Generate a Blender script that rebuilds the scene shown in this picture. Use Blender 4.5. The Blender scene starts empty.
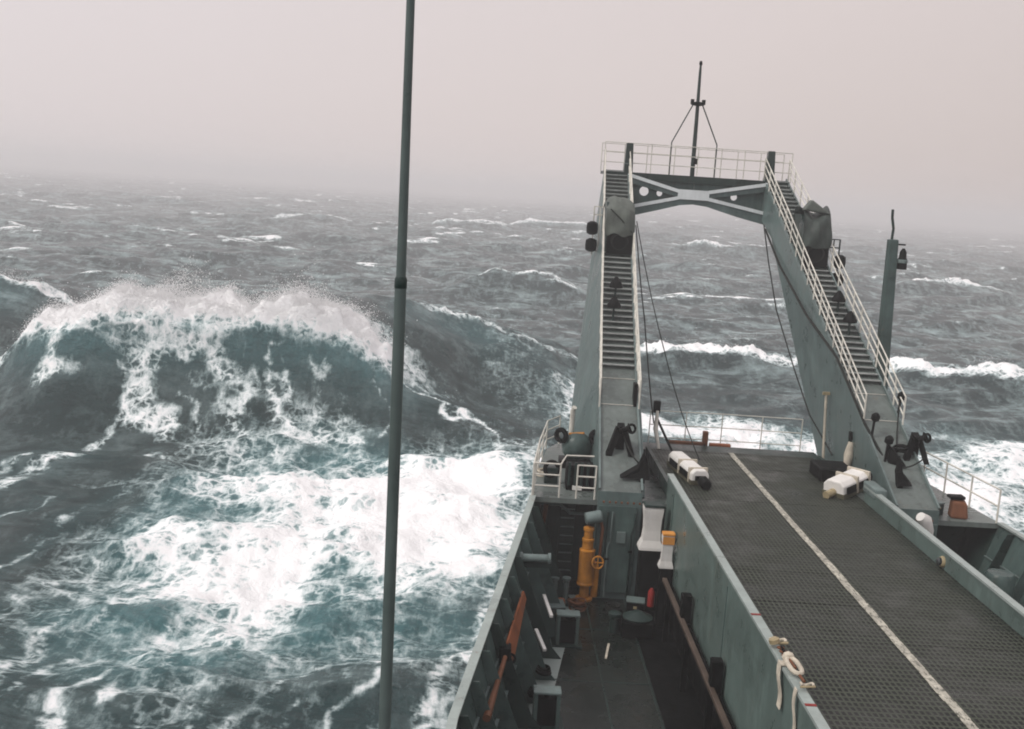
import bpy, bmesh, math, random
import numpy as np
from mathutils import Vector, Matrix

random.seed(7)
np.random.seed(7)
scene = bpy.context.scene
col = scene.collection
R = math.radians
CX = 10.1                     # ship's centreline (the camera stands on the port bridge wing)

# ------------------------------------------------------------------ camera
PITCH, YAW, ROLL, FOC = R(8.953), R(1.247), R(3.7), 1100.0
fw = Vector((math.sin(YAW) * math.cos(PITCH), math.cos(YAW) * math.cos(PITCH), -math.sin(PITCH)))
rt = Vector((math.cos(YAW), -math.sin(YAW), 0))
up = rt.cross(fw)
right = rt * math.cos(ROLL) + up * math.sin(ROLL)
upv = up * math.cos(ROLL) - rt * math.sin(ROLL)
cam = bpy.data.cameras.new('camera')
cam.sensor_width = 36.0
cam.lens = 36.0 * FOC / 1024.0
cam.clip_start, cam.clip_end = 0.1, 20000
cam_o = bpy.data.objects.new('camera', cam)
M3 = Matrix((right, upv, -fw)).transposed()
cam_o.matrix_world = Matrix.Translation((0, 0, 20)) @ M3.to_4x4()
col.objects.link(cam_o)
scene.camera = cam_o

# ------------------------------------------------------------------ sky and sun (overcast gale)
SUN_EL, SUN_AZ = R(50), R(-115)      # azimuth measured from +Y towards +X: light from the port side
world = bpy.data.worlds.new('World')
scene.world = world
world.use_nodes = True
wn, wl = world.node_tree.nodes, world.node_tree.links
wn.clear()
wout = wn.new('ShaderNodeOutputWorld')
wbg = wn.new('ShaderNodeBackground')
wbg.inputs['Strength'].default_value = 0.1
sky = wn.new('ShaderNodeTexSky')
sky.sky_type = 'NISHITA'
sky.sun_disc = False
sky.sun_elevation = SUN_EL
sky.sun_rotation = SUN_AZ
sky.dust_density = 6
wtc = wn.new('ShaderNodeTexCoord')
wdot = wn.new('ShaderNodeVectorMath'); wdot.operation = 'DOT_PRODUCT'
wdot.inputs[1].default_value = (math.sin(SUN_AZ) * math.cos(SUN_EL), math.cos(SUN_AZ) * math.cos(SUN_EL), math.sin(SUN_EL))
wl.new(wtc.outputs['Generated'], wdot.inputs[0])
wramp = wn.new('ShaderNodeValToRGB')
wramp.color_ramp.elements[0].position = 0.0
wramp.color_ramp.elements[0].color = (0.33, 0.272, 0.238, 1)
wramp.color_ramp.elements[1].position = 1.0
wramp.color_ramp.elements[1].color = (0.78, 0.75, 0.80, 1)
e = wramp.color_ramp.elements.new(0.36); e.color = (0.60, 0.53, 0.515, 1)
wmr = wn.new('ShaderNodeMapRange')
wmr.inputs[1].default_value, wmr.inputs[2].default_value = -1, 1
wl.new(wdot.outputs['Value'], wmr.inputs[0])
wnz = wn.new('ShaderNodeTexNoise'); wnz.inputs['Scale'].default_value = 1.6; wnz.inputs['Detail'].default_value = 4
wl.new(wtc.outputs['Generated'], wnz.inputs['Vector'])
wad = wn.new('ShaderNodeMath'); wad.operation = 'MULTIPLY_ADD'
wad.inputs[1].default_value = 0.10; wad.inputs[2].default_value = -0.05
wl.new(wnz.outputs['Fac'], wad.inputs[0])
wad2 = wn.new('ShaderNodeMath'); wad2.operation = 'ADD'
wl.new(wmr.outputs[0], wad2.inputs[0]); wl.new(wad.outputs[0], wad2.inputs[1])
wl.new(wad2.outputs[0], wramp.inputs['Fac'])
wsc = wn.new('ShaderNodeVectorMath'); wsc.operation = 'SCALE'
wsc.inputs['Scale'].default_value = 10.0
wl.new(wramp.outputs['Color'], wsc.inputs[0])
wmix = wn.new('ShaderNodeMix'); wmix.data_type = 'RGBA'
wmix.inputs['Factor'].default_value = 0.93
wl.new(sky.outputs['Color'], wmix.inputs[6]); wl.new(wsc.outputs[0], wmix.inputs[7])
wl.new(wmix.outputs[2], wbg.inputs['Color'])
wl.new(wbg.outputs['Background'], wout.inputs['Surface'])

sun = bpy.data.lights.new('sun', 'SUN')
sun.energy = 1.5
sun.angle = R(25)
sun.color = (1.0, 0.96, 0.9)
sun_o = bpy.data.objects.new('sun', sun)
sdir = Vector((math.sin(SUN_AZ) * math.cos(SUN_EL), math.cos(SUN_AZ) * math.cos(SUN_EL), math.sin(SUN_EL)))
sun_o.rotation_euler = (-sdir).to_track_quat('-Z', 'Y').to_euler()
sun_o.location = (0, 0, 80)
col.objects.link(sun_o)

scene.view_settings.view_transform = 'Standard'
scene.view_settings.look = 'None'
scene.view_settings.exposure = 0.32
scene.view_settings.gamma = 1.0
scene.view_settings.use_curve_mapping = False
scene.render.engine = 'CYCLES'
scene.cycles.max_bounces = 7
scene.cycles.volume_bounces = 3
scene.cycles.transparent_max_bounces = 8
scene.cycles.use_denoising = True
scene.cycles.filter_width = 1.9

# ------------------------------------------------------------------ materials
def new_mat(name):
    m = bpy.data.materials.new(name); m.use_nodes = True
    nt = m.node_tree
    return m, nt.nodes, nt.links, nt.nodes['Principled BSDF']

def mixc(n, l, fac, a, b):
    x = n.new('ShaderNodeMix'); x.data_type = 'RGBA'
    for v, s in ((fac, 0), (a, 6), (b, 7)):
        if isinstance(v, (int, float)): x.inputs[s].default_value = v
        elif isinstance(v, tuple): x.inputs[s].default_value = (*v, 1) if len(v) == 3 else v
        else: l.new(v, x.inputs[s])
    return x.outputs[2]

def noise(n, l, vec, scale, detail=6, rough=0.6, dist=0.0):
    x = n.new('ShaderNodeTexNoise')
    x.inputs['Scale'].default_value = scale; x.inputs['Detail'].default_value = detail
    x.inputs['Roughness'].default_value = rough; x.inputs['Distortion'].default_value = dist
    if vec is not None: l.new(vec, x.inputs['Vector'])
    return x.outputs['Fac']

def mapr(n, l, v, a, b, c=0.0, d=1.0, smooth=False):
    x = n.new('ShaderNodeMapRange')
    if smooth: x.interpolation_type = 'SMOOTHSTEP'
    l.new(v, x.inputs[0])
    for i, k in enumerate((a, b, c, d)): x.inputs[1 + i].default_value = k
    return x.outputs[0]

def math_(n, l, op, a, b=None, c=None):
    x = n.new('ShaderNodeMath'); x.operation = op
    for i, v in enumerate((a, b, c)):
        if v is None: continue
        if isinstance(v, (int, float)): x.inputs[i].default_value = v
        else: l.new(v, x.inputs[i])
    return x.outputs[0]

def mapping(n, l, vec, scale=(1, 1, 1), rot=(0, 0, 0)):
    x = n.new('ShaderNodeMapping')
    x.inputs['Scale'].default_value = scale; x.inputs['Rotation'].default_value = rot
    l.new(vec, x.inputs['Vector'])
    return x.outputs[0]

def paint(name, base, rough=0.45, rust=0.25, wear=0.35, rustcol=(0.16, 0.065, 0.025), scale=1.0, seed=0.0, bump=0.15, spec=0.22):
    """weathered ship's paint: blotchy tone, grime runs down the plate, rust specks"""
    m, n, l, b = new_mat(name)
    tc = n.new('ShaderNodeTexCoord')
    off = n.new('ShaderNodeVectorMath'); off.operation = 'ADD'; off.inputs[1].default_value = (seed, seed * 1.7, seed * .3)
    geo = n.new('ShaderNodeNewGeometry')
    l.new(geo.outputs['Position'], off.inputs[0])
    v = off.outputs[0]
    n1 = noise(n, l, v, 0.9 * scale, 7, 0.65)
    n2 = noise(n, l, mapping(n, l, v, (5 * scale, 5 * scale, 0.45 * scale)), 1.0, 6, 0.6)
    n3 = noise(n, l, v, 6.0 * scale, 8, 0.7)
    dark = tuple(c * (1 - wear) for c in base)
    light = tuple(min(1, c * (1 + wear * 0.75)) for c in base)
    c1 = mixc(n, l, mapr(n, l, n1, 0.3, 0.7), dark, light)
    c2 = mixc(n, l, mapr(n, l, n2, 0.42, 0.75, 0, 0.65 * min(1, wear * 2)), c1, tuple(c * 0.55 for c in base))
    if rust > 0:
        n4 = noise(n, l, mapping(n, l, v, (3.1 * scale, 3.1 * scale, 0.22 * scale)), 1.0, 9, 0.72)
        rm = math_(n, l, 'MULTIPLY', mapr(n, l, n3, 0.58, 0.70), mapr(n, l, n2, 0.45, 0.62))
        rm = math_(n, l, 'MAXIMUM', rm, math_(n, l, 'MULTIPLY', mapr(n, l, n4, 0.60, 0.74), 0.8))
        c2 = mixc(n, l, mapr(n, l, noise(n, l, mapping(n, l, v, (2.3, 2.3, 0.3)), 1.3, 8, 0.7), 0.60, 0.75, 0, 0.3), c2, tuple(min(1, c * 1.9 + .05) for c in base))
        c2 = mixc(n, l, math_(n, l, 'MULTIPLY', rm, rust), c2, rustcol)
    l.new(c2, b.inputs['Base Color'])
    b.inputs['Specular IOR Level'].default_value = spec
    l.new(mapr(n, l, n1, 0.3, 0.75, max(0.08, rough - 0.2), min(1, rough + 0.2)), b.inputs['Roughness'])
    bp = n.new('ShaderNodeBump'); bp.inputs['Strength'].default_value = bump; bp.inputs['Distance'].default_value = 0.03
    l.new(n3, bp.inputs['Height']); l.new(bp.outputs[0], b.inputs['Normal'])
    return m

M = {}
M['grey'] = paint('ship_grey_paint', (0.064, 0.098, 0.091), 0.4, wear=0.42)
M['grey_light'] = paint('light_grey_paint', (0.135, 0.175, 0.168), 0.4, seed=3)
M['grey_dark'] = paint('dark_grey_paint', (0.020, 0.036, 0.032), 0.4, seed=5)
M['cap'] = paint('pale_cap_paint', (0.29, 0.335, 0.315), 0.4, rust=0.6, wear=0.2, seed=9)
M['plate'] = paint('sloped_plate_paint', (0.125, 0.148, 0.138), 0.35, rust=0.4, seed=11)
M['deck'] = paint('deck_nonskid', (0.011, 0.0155, 0.013), 0.26, rust=0.25, wear=0.6, scale=0.6, seed=2, bump=0.3)
M['hull'] = paint('hull_paint', (0.16, 0.19, 0.2), 0.4, seed=21)
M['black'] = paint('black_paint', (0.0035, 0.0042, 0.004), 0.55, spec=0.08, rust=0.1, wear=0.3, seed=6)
M['cream'] = paint('cream_rail_paint', (0.62, 0.60, 0.53), 0.5, rust=0.75, wear=0.3, scale=1.6, seed=8)
M['white'] = paint('white_paint', (0.72, 0.70, 0.66), 0.45, rust=0.35, wear=0.12, seed=4)
M['yellow'] = paint('orange_yellow_paint', (0.46, 0.19, 0.028), 0.45, rust=0.95, wear=0.5, scale=1.5, seed=13)
M['orange'] = paint('faded_orange_paint', (0.27, 0.088, 0.035), 0.6, rust=0.8, wear=0.45, scale=1.6, seed=14)
M['rust'] = paint('rusty_steel', (0.17, 0.07, 0.035), 0.7, rust=0.8, wear=0.5, seed=15)
M['timber'] = paint('weathered_timber', (0.085, 0.062, 0.048), 0.7, rust=0.3, wear=0.45, seed=16)
M['rope'] = paint('wire_rope', (0.018, 0.02, 0.018), 0.6, spec=0.1, rust=0.3, wear=0.3, seed=17)
M['canvas'] = paint('wet_canvas', (0.105, 0.12, 0.105), 0.65, rust=0, wear=0.3, scale=2, seed=18)
M['canvas_dark'] = paint('dark_wet_canvas', (0.045, 0.058, 0.052), 0.6, rust=0, wear=0.4, scale=2, seed=28)
M['tread'] = paint('worn_tread_paint', (0.33, 0.35, 0.335), 0.5, rust=0.5, wear=0.4, scale=2, seed=31)
M['brace'] = paint('pale_brace_paint', (0.70, 0.74, 0.74), 0.4, rust=0.3, wear=0.15, seed=33)
M['skirt'] = paint('grimy_olive_paint', (0.10, 0.095, 0.06), 0.6, rust=0.5, wear=0.4, scale=2, seed=35)
M['vent_cap'] = paint('vent_cap_paint', (0.62, 0.27, 0.06), 0.45, rust=0.3, wear=0.2, seed=36)
M['arm'] = paint('derrick_paint', (0.098, 0.138, 0.132), 0.4, rust=0.35, wear=0.4, seed=41)
M['wall'] = paint('ramp_wall_paint', (0.098, 0.138, 0.125), 0.4, rust=0.3, wear=0.3, seed=42)
M['red'] = paint('red_paint', (0.22, 0.022, 0.018), 0.4, rust=0.3, seed=19)
M['stripe'] = paint('worn_cream_line', (0.45, 0.43, 0.36), 0.6, rust=0.5, wear=0.45, scale=2.5, seed=20)
m_, n, l, b = M['stripe'], M['stripe'].node_tree.nodes, M['stripe'].node_tree.links, None
b = n['Principled BSDF']
src = b.inputs['Base Color'].links[0].from_socket
g_ = n.new('ShaderNodeNewGeometry')
chip = noise(n, l, mapping(n, l, g_.outputs['Position'], (6, 2.2, 1)), 2.0, 10, 0.75)
l.new(mixc(n, l, mapr(n, l, chip, 0.50, 0.60, 0, 0.9), src, (0.04, 0.045, 0.035)), b.inputs['Base Color'])
M['pole'] = paint('pole_paint', (0.085, 0.112, 0.106), 0.4, rust=0.1, wear=0.2, scale=2, seed=22, bump=0.03)
M['brass'] = paint('tarnished_brass', (0.33, 0.27, 0.16), 0.35, rust=0.2, wear=0.3, seed=23)
M['strap'] = paint('dirty_webbing', (0.52, 0.47, 0.38), 0.8, rust=0.3, wear=0.3, scale=3, seed=24)

def glass_mat():
    m, n, l, b = new_mat('lamp_glass')
    b.inputs['Base Color'].default_value = (0.03, 0.035, 0.035, 1); b.inputs['Roughness'].default_value = 0.08
    return m
M['glass'] = glass_mat()

def grating_mat():
    """open steel planking: small square lattice, dark holes"""
    m, n, l, b = new_mat('steel_grating')
    geo = n.new('ShaderNodeNewGeometry')
    sep = n.new('ShaderNodeSeparateXYZ'); l.new(geo.outputs['Position'], sep.inputs[0])
    def cell(o, p):
        f = math_(n, l, 'FRACT', math_(n, l, 'DIVIDE', o, p))
        return math_(n, l, 'ABSOLUTE', math_(n, l, 'SUBTRACT', f, 0.5))
    cx_, cy_ = cell(sep.outputs[0], 0.13), cell(sep.outputs[1], 0.22)
    bar = math_(n, l, 'MAXIMUM', mapr(n, l, cx_, 0.26, 0.36, 0, 1, True), mapr(n, l, cy_, 0.30, 0.40, 0, 1, True))
    n1 = noise(n, l, geo.outputs['Position'], 0.7, 8, 0.7)
    n2 = noise(n, l, mapping(n, l, geo.outputs['Position'], (0.25, 3.2, 1)), 1.0, 5, 0.6)
    steel = mixc(n, l, mapr(n, l, n1, 0.3, 0.7), (0.030, 0.038, 0.028), (0.070, 0.081, 0.059))
    steel = mixc(n, l, mapr(n, l, n2, 0.35, 0.75, 0, 0.55), steel, (0.018, 0.02, 0.014))
    c = mixc(n, l, bar, (0.003, 0.004, 0.003), steel)
    l.new(c, b.inputs['Base Color'])
    l.new(mapr(n, l, n1, 0.35, 0.6, 0.25, 0.7), b.inputs['Roughness'])
    b.inputs['Specular IOR Level'].default_value = 0.25
    bp = n.new('ShaderNodeBump'); bp.inputs['Strength'].default_value = 0.6; bp.inputs['Distance'].default_value = 0.03
    l.new(bar, bp.inputs['Height']); l.new(bp.outputs[0], b.inputs['Normal'])
    return m
M['grating'] = grating_mat()

# ------------------------------------------------------------------ mesh helpers
def tag(o, label=None, cat=None, group=None, kind=None):
    if label: o['label'] = label
    if cat: o['category'] = cat
    if group: o['group'] = group
    if kind: o['kind'] = kind
    return o

def thing(name, loc, label, cat, group=None):
    o = bpy.data.objects.new(name, None)
    o.empty_display_size = 0.2
    o.location = loc
    col.objects.link(o)
    return tag(o, label, cat, group)

def base_of(o):
    v = Vector((0, 0, 0))
    while o is not None:
        v = v + o.location; o = o.parent
    return v

class MB:
    def __init__(s): s.v, s.f, s.smooth = [], [], []
    def add(s, verts, faces, smooth=False):
        k = len(s.v); s.v += [tuple(p) for p in verts]
        s.f += [tuple(i + k for i in q) for q in faces]; s.smooth += [smooth] * len(faces)
        return s
    def hexa(s, p):         # 8 corners: bottom 0-3, top 4-7
        return s.add(p, [(0, 3, 2, 1), (4, 5, 6, 7), (0, 1, 5, 4), (1, 2, 6, 5), (2, 3, 7, 6), (3, 0, 4, 7)])
    def box(s, c, d, rot=None):
        h = [k / 2 for k in d]
        p = [Vector((x * h[0], y * h[1], z * h[2])) for z in (-1, 1) for x, y in ((-1, -1), (1, -1), (1, 1), (-1, 1))]
        if rot is not None: p = [rot @ q for q in p]
        return s.hexa([Vector(c) + q for q in p])
    def bar(s, a, b, w, h, upv=(0, 0, 1)):
        a, b = Vector(a), Vector(b); d = (b - a).normalized(); u = Vector(upv)
        if abs(d.dot(u)) > 0.98: u = Vector((0, 1, 0))
        x = d.cross(u).normalized(); z = x.cross(d).normalized()
        p = [q + x * sx * w / 2 + z * sz * h / 2 for q in (a, b) for sx, sz in ((-1, -1), (1, -1), (1, 1), (-1, 1))]
        return s.hexa(p)
    def tube(s, pts, r, seg=8, caps=True):
        pts = [Vector(p) for p in pts]; n = len(pts)
        rr = r if isinstance(r, (list, tuple)) else [r] * n
        vs, fs = [], []
        prev = None
        for i, p in enumerate(pts):
            d = (pts[min(i + 1, n - 1)] - pts[max(i - 1, 0)]).normalized()
            if prev is None:
                u = Vector((0, 0, 1)) if abs(d.z) < 0.9 else Vector((1, 0, 0))
                x = d.cross(u).normalized()
            else:
                x = (prev - d * prev.dot(d)).normalized()
            prev = x; y = d.cross(x)
            for k in range(seg):
                a = 2 * math.pi * k / seg
                vs.append(p + (x * math.cos(a) + y * math.sin(a)) * rr[i])
        for i in range(n - 1):
            for k in range(seg):
                fs.append((i * seg + k, i * seg + (k + 1) % seg, (i + 1) * seg + (k + 1) % seg, (i + 1) * seg + k))
        s.add(vs, fs, True)
        if caps:
            s.add(vs[:seg], [tuple(range(seg - 1, -1, -1))]); s.add(vs[-seg:], [tuple(range(seg))])
        return s
    def lathe(s, prof, origin=(0, 0, 0), axis=(0, 0, 1), seg=16):
        o = Vector(origin); q = Vector((0, 0, 1)).rotation_difference(Vector(axis).normalized())
        vs, fs = [], []
        for r, z in prof:
            for k in range(seg):
                a = 2 * math.pi * k / seg
                vs.append(o + q @ Vector((max(r, 1e-4) * math.cos(a), max(r, 1e-4) * math.sin(a), z)))
        for i in range(len(prof) - 1):
            for k in range(seg):
                fs.append((i * seg + k, i * seg + (k + 1) % seg, (i + 1) * seg + (k + 1) % seg, (i + 1) * seg + k))
        s.add(vs, fs, True)
        s.add(vs[:seg], [tuple(range(seg - 1, -1, -1))]); s.add(vs[-seg:], [tuple(range(seg))])
        return s
    def prism(s, pts, vec):
        n = len(pts); a = [Vector(p) for p in pts]; b = [p + Vector(vec) for p in a]
        return s.add(a + b, [tuple(range(n - 1, -1, -1)), tuple(range(n, 2 * n))] + [(i, (i + 1) % n, (i + 1) % n + n, i + n) for i in range(n)])
    def torus(s, c, axis, R_, r, seg=20, sec=6):
        q = Vector((0, 0, 1)).rotation_difference(Vector(axis).normalized()); c = Vector(c)
        vs = [c + q @ Vector(((R_ + r * math.cos(b)) * math.cos(a), (R_ + r * math.cos(b)) * math.sin(a), r * math.sin(b)))
              for a in [2 * math.pi * i / seg for i in range(seg)] for b in [2 * math.pi * j / sec for j in range(sec)]]
        fs = [(i * sec + j, ((i + 1) % seg) * sec + j, ((i + 1) % seg) * sec + (j + 1) % sec, i * sec + (j + 1) % sec) for i in range(seg) for j in range(sec)]
        return s.add(vs, fs, True)
    def build(s, name, mat, parent=None, origin=None, bevel=0.0):
        base = base_of(parent) if parent is not None else Vector(origin or (0, 0, 0))
        me = bpy.data.meshes.new(name)
        me.from_pydata([tuple(Vector(p) - base) for p in s.v], [], s.f)
        me.polygons.foreach_set('use_smooth', s.smooth)
        bm = bmesh.new(); bm.from_mesh(me)
        bmesh.ops.recalc_face_normals(bm, faces=bm.faces)
        bm.to_mesh(me); bm.free()
        if any(s.smooth): me.set_sharp_from_angle(angle=R(42))
        me.materials.append(M[mat] if isinstance(mat, str) else mat)
        o = bpy.data.objects.new(name, me)
        if parent is not None: o.parent = parent
        elif origin is not None: o.location = origin
        col.objects.link(o)
        if bevel:
            md = o.modifiers.new('bevel', 'BEVEL'); md.width = bevel; md.segments = 2; md.limit_method = 'ANGLE'
        return o

def share(o, offset, parent=None, rotz=None):
    c = o.copy(); col.objects.link(c); c.parent = parent if parent is not None else o.parent
    c.location = Vector(o.location) + Vector(offset)
    if rotz is not None: c.rotation_euler.z = rotz
    return c

def plate_holes(name, outline, holes, y, thick, mat, parent):
    """vertical plate in the X-Z plane with round lightening holes"""
    cu = bpy.data.curves.new(name, 'CURVE'); cu.dimensions = '2D'; cu.fill_mode = 'BOTH'; cu.extrude = thick / 2
    loops = [outline] + [[(x + r * math.cos(2 * math.pi * k / 20), z + r * math.sin(2 * math.pi * k / 20)) for k in range(20)] for x, z, r in holes]
    for lp in loops:
        sp = cu.splines.new('POLY'); sp.points.add(len(lp) - 1); sp.use_cyclic_u = True
        for p, (x, z) in zip(sp.points, lp): p.co = (x, z, 0, 1)
    tmp = bpy.data.objects.new('tmp', cu); col.objects.link(tmp)
    me = bpy.data.meshes.new_from_object(tmp.evaluated_get(bpy.context.evaluated_depsgraph_get()))
    bpy.data.objects.remove(tmp)
    base = base_of(parent)
    for vv in me.vertices:
        x, z, t = vv.co
        vv.co = Vector((x, y + t, z)) - base
    me.materials.clear(); me.materials.append(M[mat]); me.name = name
    o = bpy.data.objects.new(name, me); o.parent = parent; col.objects.link(o)
    return o

def railing(parent, pts, heights, spacing, r=0.03, mat='cream', lean=(0, 0, 1)):
    """open guard rail: separate stanchions and horizontal rails along a path of base points"""
    pts = [Vector(p) for p in pts]; ln = Vector(lean)
    for h in heights:
        MB().tube([p + ln * h for p in pts], r, 6).build('rail', mat, parent)
    top = max(heights)
    first = None
    for a, b in zip(pts[:-1], pts[1:]):
        d = (b - a).length; k = max(1, round(d / spacing))
        for i in range(k + 1):
            if i == k and b is not pts[-1]: continue
            p = a.lerp(b, i / k)
            if first is None:
                first = (MB().tube([p, p + ln * top], r * 1.1, 6).build('stanchion', mat, parent), p)
            else:
                share(first[0], p - first[1])

# ------------------------------------------------------------------ sea
def hsh(ix, iy, seed):
    h = (ix.astype(np.int64) * 374761393 + iy.astype(np.int64) * 668265263 + seed * 982451653) & 0xFFFFFFFF
    h = ((h ^ (h >> 13)) * 1274126177) & 0xFFFFFFFF
    return ((h ^ (h >> 16)) & 0xFFFFFF) / float(0xFFFFFF)

def vn(x, y, seed=0):
    ix, iy = np.floor(x), np.floor(y); fx, fy = x - ix, y - iy
    fx = fx * fx * fx * (fx * (fx * 6 - 15) + 10); fy = fy * fy * fy * (fy * (fy * 6 - 15) + 10)
    a, b = hsh(ix, iy, seed), hsh(ix + 1, iy, seed); c, d = hsh(ix, iy + 1, seed), hsh(ix + 1, iy + 1, seed)
    return (a + (b - a) * fx) * (1 - fy) + (c + (d - c) * fx) * fy

def fbm(x, y, seed=0, octs=5, gain=0.5):
    s, a, t = 0, 1, 0
    for i in range(octs):
        s = s + a * vn(x * 2 ** i + 17.3 * i, y * 2 ** i - 9.1 * i, seed + i); t += a; a *= gain
    return s / t

def sst(a, b, x):
    t = np.clip((x - a) / (b - a), 0, 1); return t * t * (3 - 2 * t)

def polyline_d(x, y, pts):
    d = np.full(x.shape, 1e9)
    for (ax, ay), (bx, by) in zip(pts[:-1], pts[1:]):
        vx, vy = bx - ax, by - ay
        t = np.clip(((x - ax) * vx + (y - ay) * vy) / (vx * vx + vy * vy), 0, 1)
        d = np.minimum(d, np.hypot(x - ax - t * vx, y - ay - t * vy))
    return d

def poly_sd(x, y, pts):
    """signed distance to a polygon, negative inside"""
    d = polyline_d(x, y, pts + pts[:1])
    ins = np.zeros(x.shape, bool)
    n = len(pts)
    for i in range(n):
        (ax, ay), (bx, by) = pts[i], pts[(i + 1) % n]
        c = (ay > y) != (by > y)
        ins ^= c & (x < (bx - ax) * (y - ay) / (by - ay + 1e-12) + ax)
    return np.where(ins, -d, d)

def sea_surface(x0, y0, sp):
    """displaced position, foam, and aeration with painted through-light, for points of the still sea; sp = local grid spacing"""
    rng = np.random.RandomState(11)
    dx = np.zeros_like(x0); dy = np.zeros_like(x0); dz = np.zeros_like(x0); steep = np.zeros_like(x0)
    near = np.hypot(x0 - 2, y0 - 60)
    calm = 0.35 + 0.65 * sst(60, 190, near)
    for lam, A in ((150, .95), (115, .85), (88, .75), (64, .62), (47, .62), (35, .58), (26, .5), (19, .42), (14, .33), (10, .25), (7.4, .18), (5.4, .125), (4, .085), (2.9, .055), (2.1, .036)):
        for j in range(3):
            th = R(-97) + rng.normal() * (0.28 if lam > 30 else 0.55)
            l2 = lam * (0.85 + 0.3 * rng.rand()); k = 2 * math.pi / l2; ph = rng.rand() * 6.283
            a = A * (0.55 + 0.5 * rng.rand()) * 0.62
            att = a * sst(1.6, 3.6, l2 / sp) * (calm if lam > 12 else 1.0)
            kx, ky = math.cos(th), math.sin(th)
            p = k * (x0 * kx + y0 * ky) + ph
            s, c = np.sin(p), np.cos(p)
            q = 0.75
            dz += att * c; dx -= q * att * kx * s; dy -= q * att * ky * s
            steep += a * k * q * c
    foam = np.zeros_like(x0); aer_lit = np.zeros_like(x0)
    # scattered whitecaps
    patch = fbm(x0 / 26, y0 / 34, 40, 3)
    foam += sst(.50, 1.0, steep + (patch - .5) * 1.7) * 1.0 * (0.25 + .75 * sst(80, 150, near))
    foam += 0.30 * sst(0.42, 0.75, fbm(x0 / 9 + y0 / 60, y0 / 34, 50, 4))
    # the great breaking sea on the port bow and smaller ridges: crest line, height, foam
    wob = (fbm(x0 / 9, x0 * 0 + 3.1, 60, 4) - .5)
    rough = fbm(x0 / 2.2, y0 / 2.2, 70, 4) - .5
    def ridge(cy, hx, front, back, lean, foamw, fo, ws=1.0):
        nonlocal dz, dy, foam, aer_lit
        yc = cy(x0) + wob * 5 * ws
        h = hx(x0) * (1 + wob * .25 * ws)
        s = y0 - yc
        prof = np.where(s < 0, np.exp(-(s / front) ** 2), np.exp(-(np.abs(s) / back) ** 1.6))
        dz *= 1 - 0.6 * prof * np.clip((h - 3) / 6, 0, 1)
        dz += h * prof - 1.1 * np.clip(h / 9, 0, 1) * np.exp(-((s + 1.9 * front) / (front * .8)) ** 2)
        dy -= lean * np.clip(h / 10, 0, 1.2) * prof ** 2.2
        cr = np.exp(-((s + foamw * .15) / foamw) ** 2) * sst(1.0, 2.2, h)
        foam = np.maximum(foam, cr * fo * (1.0 + rough * .9))
        dz += cr * fo * (rough * 2.2 + (fbm(x0 / .7, y0 / .7, 75, 3) - .5) * .9)
        aer_lit = np.maximum(aer_lit, np.exp(-((s + front * .38) / (front * .42)) ** 2) * sst(3, 8, h) * .75)  # band below the crest: light passing through the wave, painted as colour
        return s, h
    bx = np.array([-75, -62, -54, -48, -44, -41, -37, -33, -30, -25, -19, -14, -11, -8, -5, -1, 4, 10, 20])
    bh = np.array([2.5, 3.5, 3.0, 2.0, 2.6, 4.2, 7.4, 9.2, 9.6, 9.8, 9.9, 9.6, 8.6, 6.8, 4.8, 2.8, 1.6, 0.8, 0])
    by = np.array([104, 104, 103, 101, 99, 97, 95.5, 95, 95, 95.5, 96, 96, 96, 95.5, 95, 94, 93, 92, 92])
    fx = np.interp(x0, [-47, -41, -36, -13, -9, -6, -2], [.2, .6, 1, 1, .8, .4, .1])
    s, h = ridge(lambda x: np.interp(x, bx, by), lambda x: np.interp(x, bx, bh), 9.0, 24, 6.2, 3.1, 1.5 * fx, .3)
    ridge(lambda x: 107 - .15 * x, lambda x: np.interp(x, [-16, -8, 0, 6, 14], [0, 5.8, 5.2, 4.2, 0]), 8, 18, 1.5, 1.3, .62)
    ridge(lambda x: 122 + 0 * x, lambda x: np.interp(x, [-90, -70, -60, -50, -42], [4, 5.5, 6.5, 5.6, 0]), 9, 22, 2, 1.5, .8)
    # white water tumbling down its face, and thin lines of foam drawn up it
    wx = x0 + (fbm(x0 / 3, y0 / 3, 80, 4) - .5) * 5; wy = y0 + (fbm(x0 / 3, y0 / 3, 90, 4) - .5) * 5
    for pts, w, st in ((((-36, 95), (-34, 92), (-35, 88)), 1.6, .66), (((-29, 95), (-27, 91), (-27, 86), (-26.5, 84)), 2.1, .66),
                       (((-24.5, 94), (-21, 89), (-19.5, 86)), 1.6, .64), (((-28, 85), (-25.5, 83)), 1.1, .8), (((-41, 98), (-44, 95), (-46, 93)), 1.6, .8),
                       (((-9, 95), (-6, 92), (-2.5, 89), (0.5, 86), (2.2, 84.5)), 0.45, .85), (((-37, 94), (-32, 92), (-27, 91), (-22, 91.5)), 1.3, .72), (((-39, 95), (-40, 91), (-42, 89)), 1.3, .6), (((-30, 88), (-28, 84), (-29, 80)), .5, .55), (((-23, 87), (-22, 82), (-23, 78)), .45, .5), (((-16, 91), (-16.5, 86), (-15, 82)), .4, .5), (((-20, 87), (-18.2, 83), (-18.6, 79), (-20, 75)), .5, .62),
                       (((-17, 86), (-13, 84), (-10, 83.5)), 1.1, .72), (((-10, 92), (-9, 88), (-8, 85)), .45, .5), (((-14, 91), (-13.5, 87)), .4, .45),
                       (((-50, 104), (-56, 106), (-62, 108)), 1.7, .75), (((2, 90), (10, 92), (16, 93)), .6, .55)):
        d = polyline_d(wx, wy, list(pts))
        foam = np.maximum(foam, st * np.exp(-(d / w) ** 2))
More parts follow.
